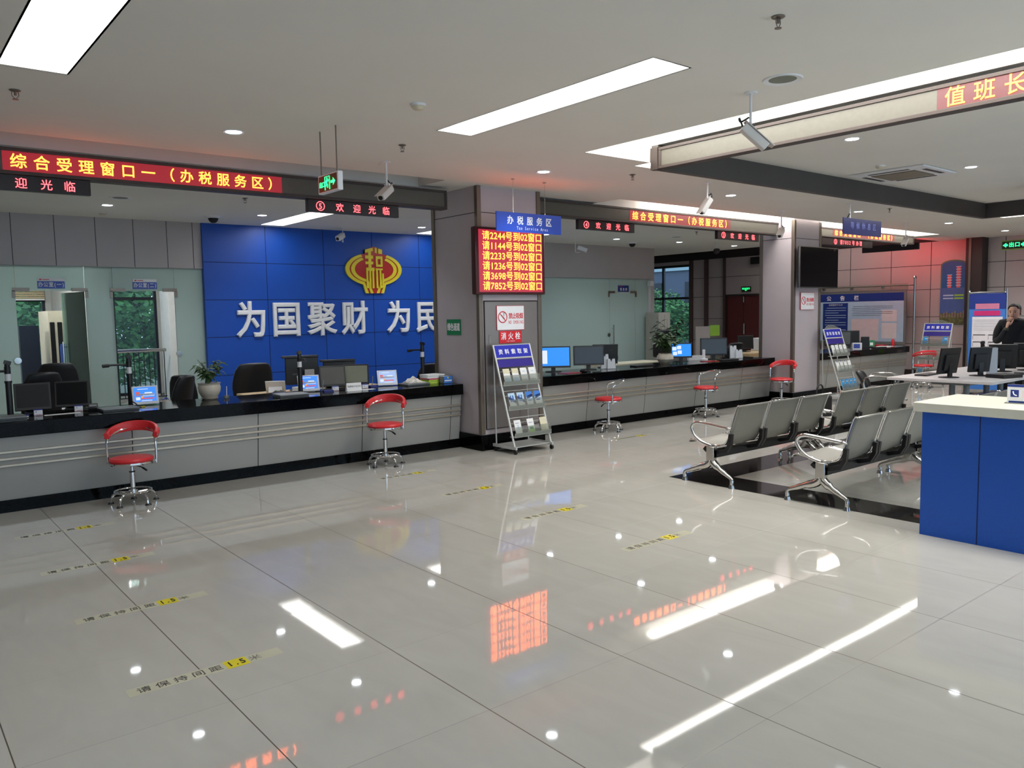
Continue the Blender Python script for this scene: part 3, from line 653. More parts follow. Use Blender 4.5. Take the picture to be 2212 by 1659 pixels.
# ============================================================ RED TEXT SIGNS
def led_beam(label, loc, rz, w, z0, z1, txt, tx, tch=.128, pitch=.1735, depth=.14, face_mat=None):
    """long channel carrying LED modules; local front faces -Y, x along its length"""
    t = thing('text_display_beam', label, 'led sign', loc, rz); h = z1-z0; z = 0
    m = M().box((0, 0, h-.028), (w, depth, h)).box((0, 0, 0), (w, depth, .03)).box((0, 0, .03), (.03, depth, h-.028)).box((w-.03, 0, .03), (w, depth, h-.028)).box((.03, depth-.01, .03), (w-.03, depth, h-.028))
    ob('frame', m, bronze, t, bevel=.003)
    m = M().box((.03, .012, .03), (w-.03, .02, h-.028))
    ob('display_face', m, panel_led, t, smooth=False)
    ntot = len(txt)*pitch
    ob('bloom_area', M().box((tx-.03, .010, .032), (tx+ntot+.0, .0121, h-.03)), E_bloom, t, smooth=False, label='red bloom around the text, put in as a glowing area')
    ob('lettering', M().text(txt, (tx, .006, .03+(h-.058)/2-tch*.36), X, Z, tch, pitch, bold=.010, hw=pitch), E_led, t, smooth=False)
    return t
LT = '综合受理窗口一（办税服务区）'
led_beam('long red and yellow text beam along the left counter', (-1.6, 8.0, 0), 0, 7.15, 2.905, 3.127, LT, 2.66).location.z = 2.905
led_beam('red and yellow text beam between the two pillars', (6.76, 8.0, 0), 0, 6.12, 2.93, 3.145, LT, 2.02, pitch=.170).location.z = 2.93
led_beam('farthest red and yellow text beam, partly behind the dark blue hanging sign', (13.42, 8.0, 0), 0, 4.25, 2.975, 3.155, LT, .97, tch=.11, pitch=.172).location.z = 2.975
t = led_beam('long beam with yellow text on the left edge of the raised ceiling tray', (6.4, 5.47, 0), -R90, 7.6, 3.09, 3.30, '值班长', 2.74, tch=.15, pitch=.20, depth=.12)
t.location.z = 3.09
t = thing('ceiling_edge_beam', 'dark metal beam closing the far and right sides of the raised ceiling tray', 'beam', (6.4, 5.47, 3.09))
ob('far_side', M().box((0, 0, 0), (8.32, .085, .24)), soffit, t, smooth=False); ob('right_side', M().box((8.22, -8.4, 0), (8.32, 0, .24)), soffit, t, smooth=False)
ob('corner_cap', M().box((-.012, 0, -.004), (.05, .09, .214)), bronze, t)

def ring(m, c, right, up, R, r):
    c = V3(c); pts = [c+right*math.cos(a*PI/18)*R+up*math.sin(a*PI/18)*R for a in range(36)]
    m.tube(pts, r, n=5, closed=True, sub=1); return m
def small_sign(label, x0, z1, w, num, txt, offs, dim=False):
    t = thing('window_number_sign', label, 'led sign', (x0, 8.02, z1-.133))
    ob('housing', M().box((0, 0, 0), (w, .06, .133)), panel_dk, t, bevel=.004)
    m = M()
    if num: ring(m, (offs[0]*w, -.003, .066), X, Z, .046, .004); m.text(num, (offs[0]*w, -.003, .066-.029), X, Z, .08, center=True, bold=.01, hw=.05)
    if num: ob('circled_number', m, E_ledr, t, smooth=False)
    for c, o in zip(txt, offs[1:]): ob('character', M().text(c, (o*w, -.003, .066-.036), X, Z, .095, center=True, bold=.003, hw=.06), E_ledr, t, smooth=False)
    for bx in (.08*w, .9*w): ob('bracket', M().box((bx, .02, .133), (bx+.02, .03, .16)), steel_b, t)
    return t
OF = (.13, .335, .52, .69, .85)
small_sign('small red sign at the left edge, its circled number cut off', .575, 2.905, 1.12, '6', '欢迎光临', OF)
small_sign('small red sign with a circled five', 3.77, 2.903, 1.115, '5', '欢迎光临', OF)
small_sign('small red sign with a circled four', 7.735, 2.925, 1.128, '4', '欢迎光临', OF)
small_sign('small red sign with a circled three', 10.84, 2.93, 1.14, '3', '欢迎光临', OF)
small_sign('small red sign with a circled two, farthest of the red signs', 14.0, 2.97, 1.9, '2', '请7852号办理', (.25, .36, .41, .45, .49, .53, .60, .68, .75))
# number display on the pillar
t = thing('number_display', 'square red display calling numbers to window 02, on the near pillar', 'led sign', (5.65, 7.60, 1.885))
ob('housing', M().box((0, 0, 0), (1.087, .084, .795)), mat('display_red_black_case', (60, 8, 12), .35), t, bevel=.012)
ob('display_face', M().box((.05, -.003, .03), (1.04, -.0005, .765)), E_bloom2, t, smooth=False)  # red emission stands in for bloom around the lit numbers
m = M()
for i, r in enumerate(('2244', '1144', '2233', '1236', '3698', '7852')):
    m.text('请'+r+'号到02窗口', (.098, -.006, .655-i*.1185), X, Z, .112, .1175, cw=.115, bold=.004, hw=.0588)
ob('lettering', m, E_led, t, smooth=False)
# unseen sign added past the far beam to cast red on the side wall
t = thing('window_number_sign', 'hidden red sign added beyond the last text beam to light the pink wall', 'led sign', (18.6, 9.4, 2.93), R90)
ob('housing', M().box((-1.1, 0, 0), (.2, .06, .15)), panel_dk, t); ob('display_face', M().box((-1.08, -.004, .02), (.18, -.001, .13)), emis('wall_glow_red', (1, .02, .03), 16), t)
ob('bracket', M().box((-.9, .02, .15), (-.87, .05, .82)).box((0, .02, .15), (.03, .05, .82)), steel_b, t)

# hanging direction signs
t = thing('hanging_sign', 'blue hanging sign for the tax service area, on two wires', 'sign', (5.59, 7.11, 0))
ob('board', M().box((0, 0, 2.575), (.98, .012, 2.795)), sign_blue, t, smooth=False)
ob('lettering', M().text('办税服务区', (.49, -.001, 2.672), X, Z, .10, .145, cw=.095, center=True, bold=.022).text('Tax Service Area', (.53, -.001, 2.606), X, Z, .052, .05, cw=.045, center=True, hw=.030), txt_white, t, smooth=False)
for wx in (.25, .73): ob('wire', M().cyl((wx, .006, 2.79), (wx, .006, 3.165), .0025, n=6).cyl((wx, .006, 3.163), (wx, .006, 3.17), .02).cyl((wx, .006, 2.775), (wx, .006, 2.81), .006), steel, t)
t = thing('hanging_sign', 'dark blue hanging sign for the waiting area, in front of the farthest text beam', 'sign', (11.22, 6.1, 0))
ob('board', M().box((0, 0, 2.725), (1.14, .012, 2.965)), sign_dark, t, smooth=False)
ob('lettering', M().text('等候休息区', (.59, -.001, 2.825), X, Z, .105, .165, cw=.105, center=True, bold=.012), mat('dull_lettering', (110, 120, 180), .3), t, smooth=False)
ob('pole', M().cyl((.24, .03, 2.9), (.24, .03, CZ), .012).cyl((.24, .03, CZ-.008), (.24, .03, CZ), .05), white_pl, t)
ob('bracket', M().tube([(.12, .006, 2.955), (.17, .01, 3.0), (.23, .03, 3.03)], .01, sub=1), black_pl, t)
# exit signs
def exit_runner(m, o, right, up, s):
    o = V3(o); P = lambda x, y: o+right*x*s+up*y*s
    m.tube([P(.0, .95), P(.0, .80)], .06*s, n=6, sub=1); m.tube([P(0, .78), P(-.1, .45)], .06*s, n=6, sub=1)
    for a in ([(-.1, .45), (.1, .28), (.05, .05)], [(-.1, .45), (-.22, .25), (-.42, .2)], [(0, .75), (.2, .62), (.28, .75)], [(0, .75), (-.22, .66), (-.3, .5)]): m.tube([P(*q) for q in a], .045*s, n=6, sub=1)
    return m
t = thing('exit_sign', 'green exit box hanging on two rods above the left text beam', 'exit sign', (3.03, 6.225, 2.662), -R90)
ob('housing', M().box((-.005, 0, 0), (.345, .045, .148)), white_pl, t, bevel=.003)
ob('display_face', M().box((.012, -.002, .012), (.328, 0, .136)), panel_dk, t, smooth=False)
m = M(); exit_runner(m, (.165, -.004, .03), X, Z, .09); m.tube([(.125, -.003, .02), (.125, -.003, .125), (.205, -.003, .125), (.205, -.003, .02)], .004, n=5, sub=1)
m.prism([(.225, .065), (.265, .065), (.265, .045), (.305, .075), (.265, .105), (.265, .085), (.225, .085)], (0, -.003, 0), X, Z, .001)
m.text('出口', (.02, -.003, .05), X, Z, .05, .05, bold=.02)
ob('lettering', m, E_green, t, smooth=False)
for rx in (.02, .30): ob('rod', M().cyl((rx, .02, .148), (rx, .02, CZ-2.662), .006, n=8), steel_b, t)
t = thing('exit_sign', 'small green exit sign over the dark red door', 'exit sign', (WX-.04, 13.86, 2.16), -R90)
ob('housing', M().box((0, 0, 0), (.30, .035, .15)), panel_dk, t); ob('lettering', M().text('安全出口', (.15, -.002, .07), X, Z, .06, .066, center=True, bold=.01).text('EXIT', (.15, -.002, .03), X, Z, .035, .03, center=True), E_green, t, smooth=False)
t = thing('exit_sign', 'bright green exit sign with arrows at the right edge, by the blue pillar', 'exit sign', (12.86, 4.62, 2.435), -R90)
ob('housing', M().box((.03, 0, 0), (.38, .05, .135)), mat('exit_sign_frame', (120, 150, 60), .4), t)
ob('display_face', M().box((.045, -.002, .015), (.365, 0, .12)), panel_dk, t)
m = M(); m.prism([(.055, .067), (.10, .1), (.10, .08), (.12, .08), (.12, .055), (.10, .055), (.10, .035)], (0, -.003, 0), X, Z, .001)
m.prism([(.355, .067), (.31, .035), (.31, .055), (.29, .055), (.29, .08), (.31, .08), (.31, .1)], (0, -.003, 0), X, Z, .001)
m.text('出口', (.205, -.003, .045), X, Z, .07, .075, center=True, bold=.03); ob('lettering', m, E_green, t, smooth=False)
ob('bracket', M().tube([(.34, .03, .07), (.40, .06, .07)], .008, sub=1), steel_b, t)
# dark loudspeaker / vent box high on the far wall
tag(ob('wall_speaker', M().box((WX-.14, 13.0, 2.93), (WX-.001, 13.5, 3.13)), black_pl), 'small black box high on the wall above the dark red door', 'speaker')
tag(ob('emergency_light', M().box((14.86, 12.94, 2.26), (14.98, 13.049, 2.38)), white_pl, bevel=.006), 'small white box at the top corner of the frosted glass, beside the far window', 'light')

# ============================================================ FEATURE WALL
t = thing('tax_emblem', 'red and yellow round emblem on the blue wall above the slogan', 'emblem', (7.34, 12.99, 2.49))
def ell(a, b, n=40, a0=0, a1=2*PI): return [(a*math.cos(a0+(a1-a0)*i/n), b*math.sin(a0+(a1-a0)*i/n)) for i in range(n+(0 if a1-a0 >= 2*PI-.01 else 1))]
def emblem(t, s=1., y0=0, d=.03):
    m = M().prism([(p[0], p[1]+.01) for p in ell(.57*s, .295*s)], (0, y0, 0), X, Z, d)
    m.prism([(-.19*s, -.42*s), (.19*s, -.42*s), (.17*s, -.2*s), (-.17*s, -.2*s)], (0, y0, 0), X, Z, d+.001)
    m.prism([(-.18*s, .2*s), (.18*s, .2*s), (.18*s, .37*s), (.0*s, .42*s), (-.18*s, .36*s)], (0, y0, 0), X, Z, d+.002)
    ob('back_plate', m, emb_r, t, smooth=False)
    m = M()
    def arc(a, b, th, sg, e0, e1, foot):
        n = 26; o = []; i_ = []
        for k in range(n+1):
            an = e0+(e1-e0)*k/n; o.append((sg*a*math.cos(an), b*math.sin(an)+.01*s)); i_.append((sg*(a-th)*math.cos(an), (b-th*.62)*math.sin(an)+.01*s))
        o.append((sg*(foot+th*.8), -.42*s)); i_.append((sg*foot, -.42*s))
        for k in range(len(o)-1):
            q = [o[k], o[k+1], i_[k+1], i_[k]]
            m.prism(q if sg < 0 else q[::-1], (0, y0-d*.0-.002*1, 0), X, Z, d+.008)
    for sg in (1, -1):
        arc(.575*s, .30*s, .075*s, sg, math.radians(62), math.radians(-66), .125*s)
        arc(.47*s, .245*s, .075*s, sg, math.radians(58), math.radians(-70), .03*s)
    # the stylised character in the middle
    cnt = [0]
    def B(x0, z0, x1, z1):
        cnt[0] += 1; m.prism([(x0*s, z0*s), (x1*s, z0*s), (x1*s, z1*s), (x0*s, z1*s)], (0, y0, 0), X, Z, d+.010+.0008*cnt[0])
    m.prism([(-.18*s, .30*s), (-.02*s, .34*s), (-.02*s, .40*s), (-.18*s, .36*s)], (0, y0, 0), X, Z, d+.008)
    m.prism([(.02*s, .41*s), (.06*s, .40*s), (.06*s, .30*s), (.02*s, .31*s)], (0, y0, 0), X, Z, d+.008); m.prism([(.09*s, .39*s), (.17*s, .37*s), (.17*s, .29*s), (.09*s, .30*s)], (0, y0, 0), X, Z, d+.008)
    B(-.18, .20, -.02, .26); B(-.12, .20, -.06, .34); B(-.18, .10, -.02, .15); B(-.12, .02, -.06, .2); B(-.17, -.02, -.0, .04)
    B(.03, .20, .17, .25); B(.03, .06, .07, .25); B(.13, .06, .17, .25); B(.03, .06, .17, .1); B(.02, -.0, .17, .03)
    for x in (-.17, -.11, -.05, .03, .10): B(x, -.33, x+.035, .0)
    B(.15, -.30, .185, -.06); B(.10, -.32, .185, -.28)
    ob('emblem_lines', m, emb_y, t, smooth=False)
emblem(t)
for i, (c, x) in enumerate(zip('为国聚财为民', (5.03, 5.635, 6.285, 6.925, 7.845, 8.47))):
    o = ob('raised_character', M().text(c, (0, 0, -.36*.62), X, Z, .62, center=True, bold=.022, depth=.025, cw=.545), txt_white, None, (x, 12.975, 1.625), smooth=False)
    tag(o, ('first', 'second', 'third', 'fourth', 'fifth', 'sixth')[i]+' white raised character of the slogan, "'+c+'"'+(', half hidden by the pillar' if i == 5 else ''), 'lettering', 'white raised slogan characters')

# ============================================================ BAR STOOLS
def stool(label, loc, rz, pad=True, dz=0.):
    U = dict(loc=(0, 0, dz))
    t = thing('bar_stool', label, 'stool', loc, rz, 'red bar stools along the counters')
    ob('seat', M().lathe([(.02, .425), (.165, .427), (.185, .437), (.188, .452), (.175, .468), (.10, .478), (.01, .48)], n=40), red_vinyl, t, **U)
    ob('seat_rim', M().lathe([(.15, .405), (.188, .410), (.196, .420), (.196, .434), (.186, .438), (.15, .430)], n=40), chrome, t, **U)
    bf = M().tube([(-.205, .02, .40), (-.21, .02, .5), (-.208, .02, .60), (-.20, .045, .645), (-.185, .09, .662), (-.15, .16, .69), (-.08, .215, .708), (0, .23, .714),
                   (.08, .215, .708), (.15, .16, .69), (.185, .09, .662), (.20, .045, .645), (.208, .02, .60), (.21, .02, .5), (.205, .02, .40)], .011, n=10, sub=4)
    bf.box((-.212, .005, .398), (-.15, .035, .408)).box((.15, .005, .398), (.212, .035, .408))
    ob('back_frame', bf, chrome, t, **U)
    if pad:
        m = M(); n = 22; sec = []
        for k in range(n+1):
            a = math.radians(-8+196*k/n); cx, sy = math.cos(a), math.sin(a)
            r = .205; zc = .655+.065*max(0, sy)**.8; y = .05+sy*.19; hgt = .040*(.6+.4*min(1, 3*min(k, n-k)/n))
            o_ = V3((cx*r, y, zc)); nrm = V3((cx, sy, 0)).normalized()
            sec.append([o_+nrm*.020+Z*(hgt+.012), o_+nrm*.032+Z*.01, o_+nrm*.020-Z*hgt*.9, o_-nrm*.012-Z*hgt, o_-nrm*.022+Z*0, o_-nrm*.008+Z*(hgt+.012)])
        vs = [p for q in sec for p in q]; fs = [(i*6+k, i*6+(k+1) % 6, (i+1)*6+(k+1) % 6, (i+1)*6+k) for i in range(n) for k in range(6)]
        fs += [tuple(range(5, -1, -1)), tuple(n*6+k for k in range(6))]
        m.add(vs, fs); ob('back_pad', m, red_vinyl, t, bevel=.006, **U)
        ob('trim_band', M().tube([(math.cos(a)*.232, .05+math.sin(a)*.222, .660+.065*max(0, math.sin(a))**.8) for a in [math.radians(-8+196*k/14) for k in range(15)]], .006, n=6, sub=2), chrome, t, **U)
    ob('gas_column', M().cyl((0, 0, .27), (0, 0, .41+dz), .014, n=20).cyl((0, 0, .285), (0, 0, .295), .026, n=20, mi=1).cyl((0, 0, .10), (0, 0, .287), .0225, n=24), [chrome, black_pl], t)
    ob('seat_plate', M().box((-.07, -.07, .398), (.07, .07, .408)), black_pl, t, **U)
    ob('height_lever', M().tube([(.02, -.02, .395), (.10, -.08, .388), (.14, -.11, .372)], .005, sub=2).cyl((.12, -.095, .382), (.16, -.125, .362), .009), black_pl, t, **U)
    m = M().tube([(math.cos(a*PI/14)*.155, math.sin(a*PI/14)*.155, .115) for a in range(28)], .008, n=8, closed=True, sub=1).cyl((0, 0, .085), (0, 0, .12), .04, n=20)
    ob('foot_ring', m, chrome, t)
    for k in range(5):
        a = 2*PI*k/5+.6; c, s_ = math.cos(a), math.sin(a)
        l = ob('leg', M().tube([(c*.03, s_*.03, .098), (c*.12, s_*.12, .10), (c*.165, s_*.165, .085), (c*.19, s_*.19, .05), (c*.197, s_*.197, .014)], .0125, n=10, sub=3), chrome, t)
        ob('foot', M().cyl((c*.197, s_*.197, 0), (c*.197, s_*.197, .016), .028, .020, n=18), black_pl, l)
    return t
st = stool('nearest red bar stool, leftmost in front of the long counter', (1.83, 7.74, 0), math.radians(-30), dz=-.045)
st = stool('red bar stool in front of the counter, just left of the near pillar', (4.45, 7.74, 0), math.radians(-48))
st2 = stool('red bar stool without a back pad, nearest to the near pillar on its right', (8.02, 7.76, 0), math.radians(-126), False)
dup(st2, (10.17, 7.74, 0), math.radians(-107), 'red bar stool without a back pad, second right of the near pillar')
dup(st, (12.20, 7.70, 0), math.radians(-80), 'red bar stool in front of the far pillar')
dup(st, (16.75, 7.35, 0), math.radians(140), 'red bar stool beside the farthest brochure rack')

# ============================================================ WAITING BENCHES
mesh_steel = mat('perforated_steel_sheet', (150, 149, 141), .42, metal=.55, noise=.10, nscale=220)
def bench(label, loc):
    """faces +Y; x along the row; three seats"""
    t = thing('waiting_bench', label, 'bench', loc, group='perforated steel waiting benches')
    P_ = .545; prof = [(-.035, .765), (-.022, .77), (-.004, .755), (.03, .66), (.065, .55), (.09, .47), (.115, .415), (.16, .385), (.25, .375), (.40, .392), (.49, .408), (.53, .40), (.548, .375)]
    for k in range(3):
        xa, xb = k*P_+.03, (k+1)*P_-.01
        fn = lambda tt, p: V3((tt, p[0], p[1]))
        m = M()
        # shell, slightly dished
        n = 7; L = len(prof)
        vs = []
        for i in range(n+1):
            u = i/n; dish = .012*math.sin(PI*u); x_ = xa+(xb-xa)*u
            vs += [V3((x_, p[0]-dish*(1 if q < 6 else 0), p[1]-dish*(1 if q >= 7 else 0))) for q, p in enumerate(prof)]
        fs = [(i*L+j, i*L+j+1, (i+1)*L+j+1, (i+1)*L+j) for i in range(n) for j in range(L-1)]
        s_ = ob('seat', m.add(vs, fs), mesh_steel, t, angle=60) if False else ob('seat', m.add(vs, fs), mesh_steel, t)
        md = s_.modifiers.new('thickness', 'SOLIDIFY'); md.thickness = .004
        for xx in (xa, xb): ob('seat_edge', M().tube([(xx, p[0], p[1]) for p in prof], .0075, n=8, sub=3), chrome, s_)
        ob('top_edge', M().cyl((xa, -.03, .768), (xb, -.03, .768), .009, n=8), chrome, s_)
        for xx in (xa+.005, xb-.005):
            m = M().strip([(.045, .50), (.055, .40), (.10, .325), (.20, .30), (.34, .305), (.37, .33)], xx-.018, xx+.018, fn, th=.035)
            ob('seat_bracket', m, black_pl, t)
    W = 3*P_
    ob('beam', M().box((-.02, .215, .262), (W+.03, .285, .335)), black_pl, t, bevel=.004)
    for xx in (.0, W+.015):
        m = M().box((xx-.018, .215, .15), (xx+.018, .30, .37))
        fn = lambda tt, p: V3((xx+tt, p[0], p[1]))
        g = ob('leg', M().tube([(xx, .03, .03), (xx, .032, .085), (xx, .09, .12), (xx, .17, .165), (xx, .22, .20), (xx, .255, .24)], [.019, .017, .020, .026, .036, .036, .03], n=12, sub=3)
               .tube([(xx, .57, .03), (xx, .568, .085), (xx, .50, .115), (xx, .40, .155), (xx, .30, .19), (xx, .262, .24)], [.019, .017, .020, .026, .036, .036, .03], n=12, sub=3)
               .box((xx-.027, .215, .19), (xx+.027, .30, .37)), steel, t, bevel=.006)
        for yy in (.03, .57): ob('foot', M().cyl((xx, yy, 0), (xx, yy, .03), .03, .022, n=20), steel, g)
        m = M().tube([(xx, .26, .37), (xx, .36, .395), (xx, .44, .44), (xx, .485, .50), (xx, .475, .555), (xx, .41, .582), (xx, .28, .575), (xx, .15, .562), (xx, .08, .556)], .0165, n=12, sub=4)
        m.cyl((xx-.02, .075, .556), (xx+.02, .075, .556), .012).cyl((xx, .085, .556), (xx, .04, .55), .01)
        ob('armrest', m, chrome, t)
    return t
bn = bench('steel waiting bench nearest the counters, its left end on the black inlay corner', (6.17, 4.37, 0))
dup(bn, (6.15, 3.24, 0), label='front steel waiting bench, partly behind the blue reception desk')
dup(bn, (7.93, 4.33, 0), label='steel waiting bench continuing the back row, before the white table')
dup(bn, (7.93, 3.22, 0), label='steel waiting bench showing only its back tops above the blue desk')

# ============================================================ BLUE RECEPTION DESK
t = thing('reception_desk', 'blue reception desk at the right edge of the photo', 'desk', (5.88, .2, 0))
m = M().box((.005, 0, 0), (.62, 2.375, .90))
for y in (1.99, 1.37, .7): m.box((.0045, y-.004, 0), (.006, y+.004, .90), 1)
ob('body', m, [blue_lam, groove_b], t, smooth=False)
ob('worktop', M().box((-.045, -.02, .90), (.70, 2.42, .968)), solid_top, t, bevel=.006)
t = thing('desk_card', 'white card with a telephone symbol on the blue reception desk', 'sign', (6.17, 2.13, .968), math.radians(-84))
ob('card', M().box((0, 0, .0), (.21, .006, .132)), white_pl, t, smooth=False)
m = M().box((.0, -.0012, .115), (.21, -.0002, .132), 0).box((.02, -.0012, .045), (.07, -.0002, .095), 0).box((.01, -.0012, .006), (.20, -.0002, .018), 0).box((.09, -.0012, .04), (.17, -.0002, .09), 1)
m.tube([(.035, -.002, .085), (.038, -.002, .07), (.045, -.002, .06), (.058, -.002, .055)], .004, n=6, mi=2)
ob('print', m, [navy_pr, pink_pr, white_pl], t, smooth=False); ob('base', M().box((-.01, -.03, 0), (.22, .04, .006)), acrylic, t, smooth=False)

# ============================================================ BROCHURE RACKS
def leaflet(label, rack_loc, rz, lx, lz, ly, kind, group):
    o = V3(rack_loc)+Matrix.Rotation(rz, 3, 'Z') @ V3((lx, ly, lz))
    t = thing('brochure', label, 'brochure', o, rz, group); lean = .32
    up = V3((0, math.sin(lean), math.cos(lean))); w, h = .10, .20
    m = M().prism([(0, 0), (w, 0), (w, h), (0, h)], (0, 0, 0), X, up, .006, 0)
    f = V3((0, 0, 0))+X.cross(up)*.0068
    R_ = lambda x0, y0, x1, y1, mi: m.quad([f+X*x0+up*y0, f+X*x1+up*y0, f+X*x1+up*y1, f+X*x0+up*y1], mi)
    mats = [paper_m, lt_blue, navy_pr, mid_blue, mat('print_beige', (214, 206, 176), .6), grn_pr, green_m, cyan_pr, pink_pr]
    if kind == 0: R_(0, .14, w, h, 4); R_(.01, .03, w-.01, .09, 1)
    if kind == 1: R_(.015, .10, w-.015, .104, 1); R_(.01, .05, w-.01, .055, 2); R_(.03, .15, .07, .16, 1)
    if kind == 2: R_(0, .10, w, h, 1); R_(.02, .09, .04, .17, 3); R_(.055, .09, .075, .17, 3); m.add([f+up*.12, f+X*w+up*.07, f+X*w+up*.11, f+up*.16], [(0, 1, 2, 3)], 2)
    if kind == 3: R_(0, .13, w, h, 3); R_(0, .09, w, .14, 1); m.add([f+up*.1+X*.0, f+X*w+up*.14, f+X*w+up*.17, f+X*.02+up*.15], [(0, 1, 2, 3)], 2); R_(.02, .085, .08, .1, 2)
    if kind == 4: R_(.02, .16, .07, .165, 2); R_(.04, .08, .06, .14, 1); R_(.03, .03, .07, .035, 2)
    if kind == 5: R_(0, 0, w, .07, 5); R_(.02, .07, .08, .10, 6); R_(.02, .15, .08, .155, 2)
    if kind == 6: R_(0, 0, w, h, 4); R_(.02, .16, .08, .165, 1)
    if kind == 7: R_(0, 0, w, h, 7); R_(.04, .15, .09, .17, 0)
    if kind == 8: R_(0, 0, w, h, 8)
    if kind == 9: R_(0, 0, w, h, 5)
    if kind == 10: m.add([f+X*.03+up*h, f+X*.07+up*h, f+X*.05+up*.17], [(0, 2, 1)], 2); R_(.01, .05, .09, .06, 1)
    ob('pages', m, mats, t, smooth=False)
    return t
def rack(label, loc, rz, shelves, where, arch=False):
    t = thing('brochure_rack', label, 'rack', loc, rz); w = .57
    lean = math.atan2(.40, 1.25); s, c = math.sin(lean), math.cos(lean)
    F = lambda u: V3((0, u*s, .04+u*c))         # point on the front frame plane, u along the slope
    up = F(1)-F(0)
    for x in (0, w):
        ob('side_post', M().tube([F(0)+X*x, F(1.30)+X*x], .013, n=8, sub=1), rack_grey, t)
        b = ob('base_rail', M().box((x-.012, -.02, .055), (x+.012, .42, .09)), rack_grey, t)
        for yy in (.0, .38):
            cc = ob('caster', M().cyl((x-.012, yy, .026), (x+.012, yy, .026), .026, n=18), black_pl, b); ob('caster_fork', M().box((x-.018, yy-.01, .03), (x+.018, yy+.01, .058)), black_pl, b)
    ob('base_shelf', M().box((.01, .03, .07), (w-.01, .40, .08)), rack_grey, t)
    ob('back_post', M().tube([(.03, .40, .08), (.03, .425, 1.2)], .009, sub=1).tube([(w-.03, .40, .08), (w-.03, .425, 1.2)], .009, sub=1), rack_grey, t)
    if arch: ob('header_arch', M().prism([(x*w, .1*math.sin(PI*x)) for x in [k/12 for k in range(13)]], F(1.28), X, up, .006), acrylic, t)
    m = M().prism([(.012, 0), (w-.012, 0), (w-.012, .15), (.012, .15)], F(1.14), X, up, .008)
    h = ob('header', m, rack_blue, t, smooth=False)
    ob('lettering', M().text('资料索取架', F(1.185)+X*(w/2)+X.cross(up)*.010, X, up, .068, .098, center=True, bold=.02), txt_white, h, smooth=False)
    ob('cross_bar', M().tube([F(1.13)+X*0, F(1.13)+X*w], .012, sub=1).tube([F(1.295)+X*0, F(1.295)+X*w], .008, sub=1), rack_grey, t)
    ob('lower_header', M().prism([(.012, 0), (w-.012, 0), (w-.012, .095), (.012, .095)], F(1.02), X, up, .006), rack_purple, t, smooth=False)
    us = (.80, .50, .17)
    for k, u in enumerate(us):
        o = F(u)
        sh = ob('shelf', M().box((.0, o.y-.045, o.z-.006), (w, o.y+.05, o.z)).box((0, o.y-.05, o.z-.006), (w, o.y-.045, o.z+.045)), rack_grey, t, smooth=False)
        ob('acrylic_front', M().box((.005, o.y-.054, o.z+.0), (w-.005, o.y-.051, o.z+.12)), acrylic, sh, smooth=False)
        ob('wire_bar', M().tube([F(u+.17)+X*0+V3((0, -.03, 0)), F(u+.17)+X*w+V3((0, -.03, 0))], .003, n=6, sub=1).tube([F(u+.225)+X*0, F(u+.225)+X*w], .0045, n=6, sub=1), rack_grey, sh)
        ks = shelves[k]; n = len(ks)
        for i, kd in enumerate(ks):
            lx = .035+(w-.07-.10)*(i/(n-1) if n > 1 else .5)
            place = ('leftmost', 'second from the left', 'third from the left', 'rightmost') if n == 4 else ('left', 'middle', 'right') if n == 3 else ('left', 'right')
            leaflet('%s brochure, %s on %s shelf of the %s rack' % (KN[kd], place[i], ('top', 'middle', 'bottom')[k], where), loc, rz, lx, o.z+.002, o.y-.036, kd, 'brochures on the %s rack' % where)
    return t
KN = {0: 'white and beige', 1: 'white printed', 2: 'pale blue and navy', 3: 'blue graphic', 4: 'plain white', 5: 'white and green', 6: 'pale beige', 7: 'bright blue', 8: 'pale pink', 9: 'lime green', 10: 'white notched'}
rack('brochure rack with a blue header leaning before the near pillar', (5.88, 7.20, 0), 0, [(0, 0, 1, 1), (2, 2, 3, 3), (4, 5, 6)], 'near')
rack('brochure rack with a blue header in front of the far pillar', (13.25, 7.15, 0), 0, [(1, 1, 1, 1), (10, 10, 10, 1), (7, 7, 7, 7)], 'middle', True)
rack('brochure rack at the far right, beside a red stool', (17.55, 7.85, 0), -R90, [(7, 7), (8, 9), (7, 7)], 'farthest', True)

# ============================================================ SIGNS ON THE PILLARS
def no_smoking(label, loc, w=.433, h=.298):
    t = thing('no_smoking_sign', label, 'sign', loc)
    ob('board', M().box((0, -.008, 0), (w, -.001, h), 0).box((.004, -.0085, .004), (w-.004, -.008, h-.004), 1), [red_m, white_pl], t, smooth=False)
    m = M(); ring(m, (.09, -.010, .16), X, Z, .066, .006); m.tube([(.045, -.010, .207), (.135, -.010, .113)], .005, n=6, sub=1)
    m.text('禁止吸烟', (.30, -.0095, .145), X, Z, .075, .057, cw=.062, center=True, bold=.02).text('NO SMOKING', (.30, -.0095, .075), X, Z, .058, .025, cw=.036, center=True, hw=.024)
    ob('print', m, red_m, t, smooth=False)
    ob('cigarette', M().prism([(0, 0), (.055, -.05), (.062, -.042), (.007, .008)], (.06, -.0095, .185), X, Z, .0005).tube([(.10, -.0095, .17), (.115, -.0095, .185), (.105, -.0095, .20), (.12, -.0095, .21)], .003, n=5), txt_black, t, smooth=False)
    return t
ns = no_smoking('red and white no smoking sign on the near pillar, above the hydrant plate', (6.01, 7.682, 1.453)); dup(ns, (12.74, 7.689, 1.63), label='red and white no smoking sign on the far pillar, below the television')
t = thing('hydrant_sign', 'red fire hydrant plate with white characters on the near pillar', 'sign', (6.046, 7.682, 1.292))
ob('board', M().box((0, -.006, 0), (.357, -.001, .15)), red_m, t, bevel=.002)
